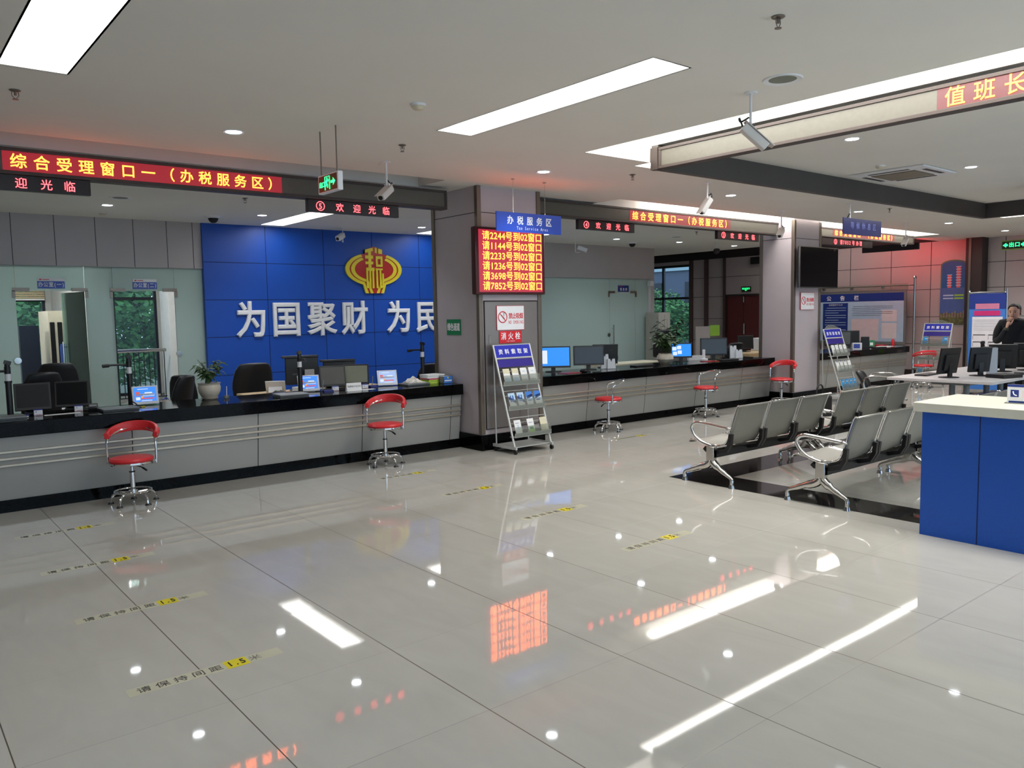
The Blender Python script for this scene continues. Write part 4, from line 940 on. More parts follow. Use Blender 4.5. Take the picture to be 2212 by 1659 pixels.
ob('lettering', M().text('消火栓', (.178, -.0075, .052), X, Z, .095, .112, cw=.085, center=True, bold=.02).text('FIRE HYDRANT', (.178, -.0075, .018), X, Z, .018, .012, center=True, hw=.011), txt_white, t, smooth=False)
t = thing('green_channel_sign', 'small green plate with white characters on the side of the near pillar', 'sign', (5.771, 8.39, 1.40), -R90)
ob('board', M().box((0, -.006, 0), (.30, -.001, .195)), green_m, t, smooth=False)
ob('lettering', M().text('绿色通道', (.15, -.0075, .062), X, Z, .10, .067, cw=.066, center=True, bold=.03), txt_white, t, smooth=False)
# television
t = thing('television', 'large switched-off television on the far pillar', 'television', (12.50, 7.56, 2.01))
ob('casing', M().box((0, 0, 0), (1.25, .045, .70)), black_pl, t, bevel=.006); ob('screen', M().box((.012, -.003, .018), (1.238, -.0002, .69)), mat('tv_glass', (9, 9, 12), .08, spec=.2), t, smooth=False)
ob('bezel', M().box((-.004, -.004, -.002), (.008, .02, .702)).box((.008, -.004, .692), (1.25, .0, .702)), steel, t); ob('wall_mount', M().box((.4, .045, .2), (.85, .118, .5)), black_pl, t)
ob('indicator', M().box((.58, -.004, -.01), (.68, .01, .0)), steel, t)

# ============================================================ NOTICE BOARD, POSTERS
t = thing('notice_board', 'wide notice board with a blue title bar on the side wall', 'notice board', (19.62, 11.55, .80), -R90); w, h = 2.46, 1.2
ob('backing', M().box((-.05, .0, -.06), (w+.05, .05, h+.06)), mat('aluminium_board_edge', (150, 150, 148), .35, metal=.6), t, smooth=False)
m = M().box((0, -.004, h-.20), (w, -.001, h), 2).box((0, -.004, 0), (w, -.001, h-.2), 1)
m.box((.0, -.006, .05), (.30, -.0045, h-.24), 2).box((.37, -.006, .02), (1.05, -.0045, h-.23), 2)
m.box((1.15, -.006, .02), (1.85, -.0045, .56), 0).box((1.93, -.006, .5), (2.30, -.0045, .78), 3).box((1.93, -.006, .08), (2.30, -.0045, .46), 3)
for k in range(3): m.box((.09, -.0075, .70-k*.25), (.21, -.006, .84-k*.25), 4).box((.11, -.009, .68-k*.25), (.19, -.0075, .74-k*.25), 5).box((.125, -.009, .74-k*.25), (.175, -.0075, .80-k*.25), 6)
for k in range(13): m.box((.43+(.04 if k % 4 == 0 else 0), -.0075, .84-k*.062), (1.0-(.2 if k % 3 == 2 else 0), -.006, .852-k*.062), 1)
for k in range(6): m.box((1.16+(.03 if k % 3 == 0 else 0), -.006, .87-k*.045), (2.2-(.3 if k % 3 == 2 else 0), -.0045, .88-k*.045), 7)
ob('printed_sheet', m, [pink_pr, lt_blue, navy_pr, mat('print_offwhite', (226, 220, 224), .6), red_m, txt_black, skin, mat('print_grey', (90, 110, 130), .6)], t, smooth=False)
ob('lettering', M().text('公告栏', (.9, -.006, h-.155), X, Z, .13, .37, cw=.13, center=True, bold=.02).text('办税服务厅公示', (.72, -.008, .905), X, Z, .055, .055, center=True), txt_white, t, smooth=False)
e = ob('emblem', M(), emb_y, t) if False else None
m = M().prism([(p[0]+.09, p[1]+h-.09) for p in ell(.05, .04, 20)], (0, -.007, 0), X, Z, .001); ob('emblem', m, mat('print_orange', (230, 140, 50), .5), t, smooth=False)
for k, y in enumerate((.4, 1.15, 1.95)): ob('stud', M().cyl((y, -.05, h+.13), (y, .02, h+.13), .035, n=20), steel, t)
ob('glass_header', M().box((-.05, -.012, h+.06), (w+.1, -.004, h+.20)), acrylic, t, smooth=False)
for y in (-.05, w+.25): ob('post', M().cyl((y, .0, -.80), (y, .0, 1.52), .025, n=16).lathe([(.001, 1.50), (.03, 1.51), (.045, 1.545), (.03, 1.58), (.001, 1.59)], (y, 0, 0), n=18), steel, t)
ob('top_rail', M().cyl((-.05, 0, 1.37), (w+.25, 0, 1.37), .018, n=12), steel_b, t)
t = thing('poster', 'blue arched poster with two pink towers on the side wall', 'poster', (19.87, 8.36, 1.22), -R90); w, h = .58, 1.5
m = M().prism([(0, 0), (w, 0), (w, h-.12)]+[(w/2+w/2*math.cos(a*PI/12), h-.12+.12*math.sin(a*PI/12)) for a in range(1, 12)]+[(0, h-.12)], (0, 0, 0), X, Z, -.012, 0)
m.prism([(.03, .85), (w-.03, .85), (w-.03, h-.13)]+[(w/2+(w/2-.03)*math.cos(a*PI/12), h-.13+.10*math.sin(a*PI/12)) for a in range(1, 12)]+[(.03, h-.13)], (0, -.002, 0), X, Z, .002, 1)
m.box((0, -.004, .26), (w, -.001, .85), 2).box((0, -.005, 0), (w, -.001, .26), 4)
for k in range(9): m.box((.02+k*.062, -.007, .16), (.05+k*.062, -.005, .24+(k*37 % 11)*.008), 5)
for (cx, b, n, s_) in ((.20, .85, 5, .055), (.40, .85, 8, .06)):
    for k in range(n): m.box((cx-s_*.7, -.006, b+k*.062), (cx+s_*.7, -.004, b+k*.062+.045), 3).box((cx-s_, -.0065, b+k*.062+.045), (cx+s_, -.004, b+k*.062+.062), 6)
for k in range(2): m.box((.07, -.006, .66-k*.07), (.30, -.004, .69-k*.07), 6).box((.32, -.006, .655-k*.07), (.52, -.004, .695-k*.07), 7)
ob('printed_sheet', m, [mat('poster_green_edge', (70, 120, 90), .5), mat('poster_blue', (10, 90, 150), .5), mat('poster_sky', (70, 100, 160), .5), mat('poster_pink', (210, 110, 110), .5), mat('poster_park', (96, 100, 62), .6, noise=.5, nscale=14), mat('poster_city', (140, 120, 110), .6), lt_blue, grn_pr], t, smooth=False)
t = thing('display_stand', 'rounded poster stand with a blue header behind the person', 'sign', (16.0, 6.22, 0), -R90); w, h = .64, 1.88
fr = [(0.0, 0), (0, h-.08), (.02, h-.02), (.08, h), (w-.08, h), (w-.02, h-.02), (w, h-.08), (w, 0)]
ob('frame', M().tube([(p[0], 0, p[1]) for p in fr], .014, n=8, sub=3).box((-.05, -.2, 0), (w+.05, .2, .012)), steel, t)
m = M().box((.01, -.004, .1), (w-.01, .004, h-.015), 0).box((.01, -.006, h-.30), (w-.01, -.0045, h-.02), 1).box((.12, -.0075, h-.30), (w-.12, -.006, h-.20), 2).box((.10, -.0075, h-.42), (w-.1, -.006, h-.33), 3)
m.box((.07, -.006, .3), (w-.06, -.0045, h-.44), 4)
for k in range(7): m.box((.1, -.0075, h-.50-k*.03), (w-.1, -.006, h-.497-k*.03), 5)
for q in range(3):
    for r in range(2): m.box((.09+r*.26, -.0075, h-.78-q*.13), (.30+r*.26, -.006, h-.765-q*.13), 6).box((.09+r*.26, -.0075, h-.86-q*.13), (.095+r*.26, -.006, h-.79-q*.13), 6)
ob('printed_sheet', m, [mid_blue, navy_pr, mat('print_rose', (200, 120, 150), .5), mat('print_magenta', (200, 40, 110), .5), mat('print_offwhite', (226, 220, 224), .6), mat('print_grey', (90, 110, 130), .6), txt_black], t, smooth=False)

# ============================================================ FLOOR STICKERS
for i, (x, y, lab) in enumerate(((.84, 3.70, 'nearest in the left row'), (.84, 4.81, 'second nearest in the left row'), (.84, 5.91, 'third in the left row'), (.84, 7.05, 'closest to the leftmost stool'),
                       (4.04, 3.70, 'nearest in the row before the near pillar'), (4.055, 4.83, 'second in the row before the near pillar'), (4.07, 5.98, 'third in the row before the near pillar'), (4.0, 7.05, 'farthest in the row before the near pillar'), (7.53, 7.10, 'right of the near pillar'))):
    t = thing('floor_sticker', 'keep 1.5 metre distance floor sticker, '+lab, 'sticker', (x, y, 0), 0, 'distance stickers on the floor')
    ob('film', M().box((-.03, -.002, 0), (.68, .088, .0006)), tape_m, t, smooth=False)
    ob('yellow_patch', M().box((.405, -.004, .0006), (.512, .092, .0009)), yellow_m, t, smooth=False)
    ob('lettering', M().text('请保持间距', (.0, .022, .0009), X, Y, .062, .080, cw=.062, bold=.008), txt_grey, t, smooth=False)
    ob('number', M().text('1.5', (.458, .020, .0012), X, Y, .075, .03, cw=.055, center=True, hw=.03, bold=.02), txt_black, t, smooth=False)
    ob('unit_character', M().text('米', (.515, .022, .0009), X, Y, .062, .066, cw=.062), txt_grey, t, smooth=False)

# ============================================================ THINGS ON AND BEHIND THE COUNTERS
T = .80
def monitor(label, loc, rz, w=.47, h=.29, tilt=8, lift=.10, scr=None, leaning=False, group=None, icons=0):
    lift += .012 if leaning else 0
    t = thing('monitor', label, 'monitor', loc, rz, group); R = Matrix.Rotation(math.radians(-tilt), 3, 'X')
    c = V3((0, 0, lift+h/2))
    ob('casing', M().obox(c+R @ V3((0, .016, 0)), (w, .03, h), R).obox(c+R @ V3((0, .04, -.02)), (w*.6, .03, h*.6), R), black_pl, t, bevel=.004)
    s_ = ob('screen', M().obox(c+R @ V3((0, -.0005, .004)), (w-.035, .003, h-.045), R), scr or black_sc, t, smooth=False)
    if icons:
        m = M()
        if icons == 1: m.obox(c+R @ V3((-w*.27, -.0025, 0)), (w*.18, .001, h*.62), R)
        else:
            for a, b_ in ((-.08, .03), (.0, .05), (-.07, -.05), (.01, -.03)): m.obox(c+R @ V3((a-.04, -.0025, b_)), (.07, .001, .06), R)
        ob('screen_graphic', m, E_scr_w, s_, smooth=False)
    if leaning: ob('stand', M().obox(V3((0, .09, .066)), (.12, .012, .14), Matrix.Rotation(math.radians(38), 3, 'X')).box((-.07, -.01, 0), (.07, .15, .008)), black_pl, t)
    else: ob('stand', M().box((-.03, .02, .008), (.03, .05, lift+h*.4)).lathe([(.12, 0), (.118, .008), (.04, .014)], (0, .02, 0), n=28), black_pl, t)
    return t
def tablet(label, loc, rz, w=.245, h=.19, tilt=18, bright=True):
    t = thing('tablet_terminal', label, 'tablet', loc, rz); R = Matrix.Rotation(math.radians(-tilt), 3, 'X'); c = V3((0, 0, .010))+R @ V3((0, 0, h/2))
    ob('casing', M().obox(c+R @ V3((0, .008, 0)), (w, .014, h), R).obox(V3((0, .06, .062)), (w*.7, .01, .13), Matrix.Rotation(math.radians(35), 3, 'X')), white_pl, t, bevel=.005)
    s_ = ob('screen', M().obox(c+R @ V3((0, 0, .008)), (w-.04, .003, h-.045), R), E_scr if bright else E_scr_p, t, smooth=False)
    m = M()
    def rr(x, z, a, b_, mi): m.obox(c+R @ V3((x, -.0022, z)), (a, .0012, b_), R, mi)
    rr(-.07, .015, .035, .04, 2); rr(-.07, -.035, .04, .03, 0); rr(.03, .0, .11, .03, 1); rr(.03, .022, .07, .012, 0); rr(.02, -.035, .12, .012, 2); rr(-.02, .062, .10, .006, 0); rr(.01, -.058, .10, .006, 0); rr(-.03, -.02, .02, .02, 3)
    ob('screen_graphic', m, [E_scr_w, E_scr_p, E_scr_r, emis('lit_screen_orange', (1, .45, .1), .45)], s_, smooth=False)
    return t
def doccam(label, loc, rz, h=.50, arm=.24, side=-1):
    t = thing('document_camera', label, 'document camera', loc, rz, 'document cameras on the counters')
    ob('post', M().cyl((0, 0, 0), (0, 0, .31*h/.5), .026, n=20).cyl((0, 0, .30*h/.5), (0, 0, .32*h/.5), .031, n=20), black_pl, t)
    ob('white_band', M().cyl((0, 0, .32*h/.5), (0, 0, .385*h/.5), .0235, n=20), white_pl, t, label='white band on the post')
    z = .41*h/.5
    ob('head', M().cyl((0, 0, .385*h/.5), (0, 0, .45*h/.5), .026, n=20).cyl((0, -.0, .45*h/.5), (0, 0, h-.01), .022, n=16).obox((.004, 0, h-.012), (.052, .04, .035), Matrix.Rotation(.3, 3, 'Y')), black_pl, t)
    ob('arm', M().tube([(0, 0, z), (side*arm*.6, 0, z+.004), (side*(arm-.04), 0, z)], .011, n=10, sub=2).tube([(side*(arm-.06), 0, z), (side*arm, 0, z-.003)], .018, n=12, sub=1), black_pl, t)
    return t
doccam('black document camera column at the left edge of the long counter', (1.03, 8.62, T), .1)
doccam('black document camera column beside the leftmost lit tablet', (2.09, 8.72, T), .1, .50, .25)
doccam('black document camera column in front of the middle lit tablet', (3.79, 8.43, T), math.radians(85), .47, .2)
doccam('black document camera column next to the near pillar, its arm pointing left', (5.60, 8.72, T), .2, .50, .25)
monitor('black screen tilted back at the far left of the long counter', (1.225, 8.68, T), math.radians(-6), .30, .26, 14, .015, grey_sc if False else black_sc, True)
monitor('black screen with a wide frame, second from the left on the counter', (1.57, 8.76, T), math.radians(-14), .30, .26, 16, .01, mat('black_glass_screen', (8, 10, 10), .5, spec=.15), True)
monitor('grey screen tilted back under the slogan, left of the olive one', (4.33, 8.72, T), math.radians(-16), .31, .25, 12, .015, mat('grey_brown_screen', (74, 72, 66), .3), True)
monitor('olive grey screen tilted back, left of the rightmost tablet', (4.65, 8.74, T), math.radians(-30), .31, .25, 14, .015, mat('olive_grey_screen', (128, 130, 112), .35), True)
tablet('leftmost lit tablet with a blue picture', (2.195, 8.56, T), math.radians(-4))
tablet('middle lit tablet with a blue picture, partly behind a black column', (3.955, 8.56, T), math.radians(-14))
tablet('rightmost lit tablet with a paler picture', (4.965, 8.52, T), math.radians(-18), bright=False)
t = tablet('white tablet stand seen from behind on the wooden desk', (4.0, 9.62, .72), math.radians(150), .24, .16, 25, False)
def small_box(label, loc, rz):
    t = thing('rating_device', label, 'box', loc, rz, 'small white boxes with blue tops on the counter')
    ob('body', M().box((-.035, -.03, 0), (.035, .03, .048)), white_pl, t, bevel=.003); ob('top', M().box((-.035, -.03, .0485), (.035, .03, .053)), mat('box_top_blue', (40, 50, 150), .4), t)
    ob('print', M().box((-.02, -.0312, .03), (-.012, -.0302, .038), 0).box((-.02, -.0312, .006), (.03, -.0302, .010), 1), [navy_pr, emb_r], t, smooth=False)
    return t
sb = small_box('small white and blue box in front of the leftmost dark screen', (1.225, 8.44, T), -.1)
dup(sb, (1.575, 8.53, T), -.1, 'small white and blue box in front of the second dark screen'); dup(sb, (4.235, 8.47, T), -.25, 'small white and blue box left of the white name card')
dup(sb, (4.60, 8.44, T), -.2, 'small white and blue box right of the white name card')
def pad(label, loc, rz, n=2, w=.32, d=.24, c=grey_pl):
    t = thing('paper_tray', label, 'tray', loc, rz)
    for k in range(n): ob('slab', M().box((-w/2, -d/2, k*.013), (w/2, d/2, k*.013+.010)), mat('graphite_slab', (70, 74, 76), .4) if k < n-1 else c, t, bevel=.002)
    return t
pad('grey flat tray at the left edge of the counter', (.93, 8.20, T), 0, 3)
pad('grey flat tray left of the leftmost lit tablet', (1.88, 8.34, T), .03, 2)
pad('grey flat tray in front of the middle black column', (3.58, 8.22, T), -.05, 3, c=mat('pale_grey_slab', (160, 162, 162), .4))
pad('grey flat tray under crumpled paper, left of the near pillar', (5.26, 8.40, T), 0, 2)
def crumple(label, loc, w, d, h, mt, seed, name='crumpled_paper', cat='paper'):
    R = random.Random(seed); n = 9; vs = []; 
    for i in range(n):
        for j in range(n):
            u, v = i/(n-1), j/(n-1); e = math.sin(PI*u)*math.sin(PI*v)
            vs.append(((u-.5)*w+R.uniform(-.01, .01), (v-.5)*d+R.uniform(-.01, .01), .004+h*e*(1.3-u)*R.uniform(.7, 1.1)))
    fs = [(i*n+j, (i+1)*n+j, (i+1)*n+j+1, i*n+j+1) for i in range(n-1) for j in range(n-1)]
    o = ob(name, M().add(vs, fs), mt, None, loc); md = o.modifiers.new('t', 'SOLIDIFY'); md.thickness = .003
    return tag(o, label, cat)
crumple('crumpled printed paper bag on the flat tray near the pillar', (5.28, 8.42, T+.024), .26, .17, .09, mat('printed_bag', (206, 200, 190), .6, noise=.35, nscale=26), 3)
def flat(name, label, cat, x, y, z, w, d, h, mt, rz=0, group=None, bevel=.001):
    return tag(ob(name, M().box((-w/2, -d/2, 0), (w/2, d/2, h)), mt, None, (x, y, z), rot=(0, 0, rz), bevel=bevel), label, cat, group)
flat('paper_sheet', 'white sheet lying in front of the two leftmost dark screens', 'paper', 1.41, 8.36, T, .30, .07, .002, paper_m, .02, bevel=0)
flat('paper_sheet', 'white sheet lying before the white name card', 'paper', 4.47, 8.30, T, .36, .07, .002, paper_m, .02, bevel=0)
flat('stamp_pad', 'flat blue stamp pad at the left end of the counter', 'stamp pad', 1.10, 8.46, T, .10, .07, .014, mat('deep_blue_plastic', (22, 30, 110), .35), .1)
flat('stamp_pad', 'flat blue device left of the white and blue box by the name card', 'stamp pad', 4.12, 8.42, T, .11, .08, .02, mat('deep_blue_plastic', (22, 30, 110), .35), -.2)
flat('stamp_pad', 'flat blue device left of the rightmost tablet', 'stamp pad', 4.76, 8.52, T, .09, .09, .016, mat('deep_blue_plastic', (22, 30, 110), .35), -.2)
t = thing('marker_pen', 'yellow marker lying at the left end of the counter', 'pen', (1.08, 8.30, T), .3)
ob('barrel', M().cyl((-.05, 0, .007), (.02, 0, .007), .006, n=12), yellow_m, t); ob('cap', M().cyl((.02, 0, .007), (.05, 0, .007), .007, n=12), white_pl, t)
t = thing('pen_stand', 'black pen on a stand in front of the leftmost tablet', 'pen', (2.08, 8.40, T), .5)
ob('base', M().lathe([(.03, 0), (.028, .008), (.008, .012)], n=20), black_pl, t); ob('pen', M().tube([(0, 0, .01), (-.03, 0, .04), (-.07, 0, .065)], .005, sub=2), black_pl, t); ob('tip', M().cyl((.0, -.02, .006), (.05, -.03, .006), .005), yellow_m, t)
for lab, x, y in (('pen holder stick between the middle tablet and the grey screen', 4.09, 8.50), ('pen holder stick left of the rightmost tablet', 4.79, 8.60)):
    t = thing('pen_stand', lab, 'pen', (x, y, T)); ob('base', M().lathe([(.028, 0), (.024, .01), (.008, .02)], n=20), black_pl, t); ob('pen', M().cyl((0, 0, .015), (.012, 0, .13), .006, n=10), grey_pl, t)
t = thing('card_reader', 'black card terminal with a keypad beside the second dark screen', 'terminal', (1.70, 8.52, T), -.2)
ob('body', M().obox((0, 0, .028), (.085, .13, .03), Matrix.Rotation(.25, 3, 'X')), black_pl, t, bevel=.004); ob('keypad', M().obox((0, -.02, .043), (.06, .05, .003), Matrix.Rotation(.25, 3, 'X')), grey_pl, t)
t = thing('name_card', 'white folded name card between the two small boxes', 'sign', (4.33, 8.36, T), -.12)
ob('card', M().add([(0, 0, 0), (.18, 0, 0), (.18, .025, .085), (0, .025, .085), (0, .06, 0), (.18, .06, 0)], [(0, 1, 2, 3), (3, 2, 5, 4), (0, 3, 4), (1, 5, 2)]), paper_m, t, smooth=False)
ob('lettering', M().text('免费电子化打印', (.09, .010, .034), X, V3((0, .28, .96)), .026, .023, center=True, bold=.01), txt_black, t, smooth=False)
# papers, folders and a card by the pillar
for k, (mt, w, z, h, lab) in enumerate(((mat('lime_folder', (170, 200, 70), .5), .22, 0, .022, 'lowest lime green folder'), (mat('lime_folder', (170, 200, 70), .5), .21, .024, .02, 'upper lime green folder'), (mat('pink_folder', (214, 110, 120), .5), .22, .046, .018, 'pink folder'),
                                      (paper_m, .24, .066, .022, 'lower thick white paper ream'), (paper_m, .25, .090, .020, 'topmost thick white paper ream'))):
    flat('document_stack', lab+' in the pile beside the near pillar', 'documents', 5.56+.004*k, 8.47, T+z, w, .20, h, mt, .05*(k % 3-1), 'pile of folders beside the near pillar')
t = thing('acrylic_holder', 'clear paper holder with a blue card against the near pillar', 'card holder', (5.60, 8.25, T))
ob('box', M().box((0, 0, 0), (.14, .10, .004)).box((0, 0, 0), (.14, .003, .085)).box((0, .097, 0), (.14, .10, .10)).box((0, 0, 0), (.003, .1, .09)).box((.137, 0, 0), (.14, .1, .09)), acrylic, t, smooth=False)
ob('sheets', M().box((.008, .02, .004), (.132, .09, .085)), paper_m, t); ob('card', M().box((.004, -.004, .004), (.132, -.001, .09), 0).box((.055, -.005, .06), (.075, -.004, .078), 1).box((.015, -.005, .028), (.12, -.004, .042), 2), [mid_blue, emb_y, txt_white], t, smooth=False)
# potted plants
def potted(label, loc, rz, prof, seed, h, spread, n, leaf, lm, saucer=True, pm=None):
    t = thing('potted_plant', label, 'plant', loc, rz); R = random.Random(seed)
    p = ob('pot', M().lathe(prof, n=36), pm or pot_m, t); top = prof[-1][1]; r = prof[-1][0]
    ob('soil', M().lathe([(.001, top-.012), (r*.9, top-.012), (r*.9, top-.02)], n=24), soil_m, p)
    if saucer: ob('saucer', M().lathe([(prof[0][0]+.01, 0), (prof[0][0]+.028, .014), (prof[0][0]+.02, .014), (prof[0][0], .006)], n=32), pot_m, p)
    st_, lf = M(), M()
    for k in range(n):
        a = R.uniform(0, 2*PI); l = h*R.uniform(.45, 1); s_ = spread*R.uniform(.3, 1)
        p0 = V3((0, 0, top-.02)); p2 = V3((math.cos(a)*s_, math.sin(a)*s_, top+l)); p1 = V3((math.cos(a)*s_*.35, math.sin(a)*s_*.35, top+l*.6))
        st_.tube([p0, p1, p2], [.004, .003, .002], n=5, sub=3)
        for q in range(7):
            b = R.uniform(0, 2*PI); el = R.uniform(-.7, .5); u = R.uniform(.35, 1); base = p0*(1-u)**2+p1*2*u*(1-u)+p2*u*u
            d = V3((math.cos(b)*math.cos(el), math.sin(b)*math.cos(el), math.sin(el))); sd = d.cross(Z).normalized(); L = leaf*R.uniform(.7, 1.2); wd = L*.24; dn = V3((0, 0, -L*.18))
            lf.add([base, base+d*L*.4+sd*wd, base+d*L+dn, base+d*L*.4-sd*wd, base+d*L*.5+V3((0, 0, .01))], [(0, 1, 4), (1, 2, 4), (2, 3, 4), (3, 0, 4)])
    ob('stems', st_, stem_m, t); ob('leaves', lf, lm, t, smooth=False)
    return t
potted('leafy plant in a cream glazed pot on the long counter', (2.86, 8.66, T), 0, [(.062, .012), (.085, .03), (.11, .08), (.117, .13), (.108, .155), (.115, .17), (.120, .175), (.105, .175)], 5, .26, .17, 22, .085, plant_m)
potted('leafy plant in a round cream pot on the counter between the pillars', (10.05, 8.45, T), 0, [(.06, .01), (.10, .03), (.135, .08), (.13, .13), (.105, .16), (.11, .17)], 8, .36, .27, 26, .12, plant_m)
potted('small plant in a tall white pot on the cream desk behind the counter', (15.42, 10.05, .73), 0, [(.09, 0), (.12, .2), (.125, .21)], 9, .25, .13, 16, .07, plant_m, False, white_pl)
potted('large dark floor plant near the far window', (14.6, 12.2, 0), 0, [(.15, 0), (.2, .35), (.21, .36)], 10, 1.15, .45, 34, .2, plant_d, False, grey_pl)
t = thing('glass_cup', 'small clear glass with a stick right of the potted plant', 'glass', (3.02, 8.60, T)); ob('glass', M().lathe([(.03, 0), (.034, .03), (.036, .032), (.02, .006)], n=24), acrylic, t); ob('stick', M().cyl((0, 0, .006), (.004, 0, .13), .004), white_pl, t)

# staff desks and chairs
def office_chair(label, loc, rz, h=1.0, bw=.46, arms=True, mt=leather, bh=.5, group=None):
    t = thing('office_chair', label, 'chair', loc, rz, group)
    ob('seat', M().box((-.25, -.24, .42), (.25, .24, .50)), mt, t, bevel=.03, seg=3)
    n = 8; vs = []; 
    zs = [h-bh+bh*k/6 for k in range(7)]
    for k, z in enumerate(zs):
        u = k/6; yy = .20+.08*u+.05*u*u; w = bw/2*(.86+.14*math.sin(PI*min(1, u*1.1)))*(1 if k < 6 else .82)
        for i in range(n+1):
            x = -w+2*w*i/n; vs.append(V3((x, yy+.05*(1-(2*i/n-1)**2), z)))
    fs = [(k*(n+1)+i, k*(n+1)+i+1, (k+1)*(n+1)+i+1, (k+1)*(n+1)+i) for k in range(6) for i in range(n)]
    b = ob('backrest', M().add(vs, fs), mt, t); md = b.modifiers.new('t', 'SOLIDIFY'); md.thickness = .06; md.offset = 1; bb = b.modifiers.new('b', 'BEVEL'); bb.width = .02; bb.segments = 2; bb.limit_method = 'ANGLE'
    ob('gas_column', M().cyl((0, 0, .10), (0, 0, .42), .025), black_pl, t)
    if arms:
        for sx in (-1, 1): ob('armrest', M().tube([(sx*.27, .2, .45), (sx*.29, .22, .62), (sx*.29, .1, .68), (sx*.29, -.15, .66), (sx*.28, -.17, .55), (sx*.26, -.05, .45)], .014, n=8, sub=3), steel, t)
    for k in range(5):
        a = 2*PI*k/5+.3; l = ob('leg', M().tube([(0, 0, .11), (math.cos(a)*.15, math.sin(a)*.15, .10), (math.cos(a)*.28, math.sin(a)*.28, .065)], .018, n=8, sub=2), black_pl, t)
        ob('caster', M().cyl((math.cos(a)*.28-.02, math.sin(a)*.28, .027), (math.cos(a)*.28+.02, math.sin(a)*.28, .027), .027, n=14), black_pl, l)
    return t
office_chair('black leather chair behind the leftmost dark screen', (1.37, 9.7, 0), math.radians(192), 1.13, .42)
office_chair('black leather chair behind the second dark screen', (1.80, 10.8, 0), math.radians(170), 1.17, .46)
office_chair('black leather chair with a patterned cushion, beside the leftmost tablet', (2.72, 9.8, 0), math.radians(215), 1.0, .36)
office_chair('black leather chair half behind the cream potted plant', (3.13, 10.25, 0), math.radians(150), .98, .34)
office_chair('dark chair back behind the wooden desk, in front of the blue wall', (4.05, 10.75, 0), math.radians(180), 1.05, .56, False)
office_chair('dark chair back beside the near pillar under the slogan', (6.25, 9.85, 0), math.radians(185), .96, .46)
tag(ob('cushion', M().box((-.14, -.05, 0), (.14, .05, .24)), mat('patterned_cushion', (150, 140, 130), .8, noise=.85, nscale=22), None, (2.66, 9.56, .503), rot=(.15, 0, .3), bevel=.045), 'patterned grey cushion on the black chair by the leftmost tablet', 'cushion')
t = thing('desk', 'wooden staff desk behind the long counter', 'desk', (3.60, 9.15, 0))
ob('worktop', M().box((0, 0, .69), (1.9, .75, .72)), wood_lt, t, bevel=.003); ob('side_panel', M().box((.02, .02, 0), (.05, .73, .69)), wood_lt, t); ob('side_panel', M().box((1.85, .02, 0), (1.88, .73, .69)), wood_lt, t); ob('drawer_unit', M().box((.06, .05, .1), (.45, .7, .68)), wood_lt, t)
t = thing('desk', 'low cream storage desk at the left edge behind the counter', 'desk', (-.6, 9.1, 0)); ob('worktop', M().box((0, 0, .72), (1.6, .6, .75)), wood_lt, t); ob('body', M().box((.02, .02, 0), (1.58, .58, .72)), wood_lt, t)
flat('document_stack', 'white paper pile on the low desk at the left edge', 'documents', .82, 9.3, .75, .3, .22, .08, paper_m, .1)
for i, (x, y, z, w, d, h, lab) in enumerate(((4.28, 9.32, .72, .36, .22, .025, 'lower white paper pile on the wooden desk'), (4.30, 9.33, .746, .34, .2, .05, 'upper white paper pile on the wooden desk'))): flat('document_stack', lab, 'documents', x, y, z, w, d, h, paper_m, .1*i)
crumple('black strap and ledger bundle on the wooden desk', (3.95, 9.35, .724), .26, .16, .06, mat('dark_ledger', (40, 36, 30), .6, noise=.6, nscale=20), 6, 'ledger_bundle', 'documents')
def crt_back(label, loc, rz, w, h):
    t = thing('monitor', label, 'monitor', loc, rz, 'monitors seen from behind under the slogan')
    ob('casing', M().box((-w/2, 0, .08), (w/2, .05, .08+h)), black_pl, t, bevel=.006); ob('top_edge', M().box((-w/2-.04, -.02, .08+h), (w/2, .06, .11+h)), black_pl, t, bevel=.006)
    ob('vent', M().box((-w*.3, -.004, h*.6), (-.02, -.0, h*.66)).box((.02, -.004, h*.6), (w*.3, 0, h*.66)), mat('vent_grey', (70, 70, 74), .6), t); ob('stand', M().box((-.04, .0, .01), (.04, .04, .1)).box((-.14, -.06, 0), (.14, .12, .012)), black_pl, t)
crt_back('back of a black screen left of the grey ones, with a flat top', (4.36, 9.62, .72), -.15, .42, .34); crt_back('back of a black screen behind the olive one', (4.92, 9.70, .72), -.3, .42, .26)
flat('envelope', 'grey and white envelope standing behind the middle tablet', 'paper', 4.40, 9.50, .795, .12, .02, .20, mat('envelope_grey', (170, 170, 172), .6), -.1)
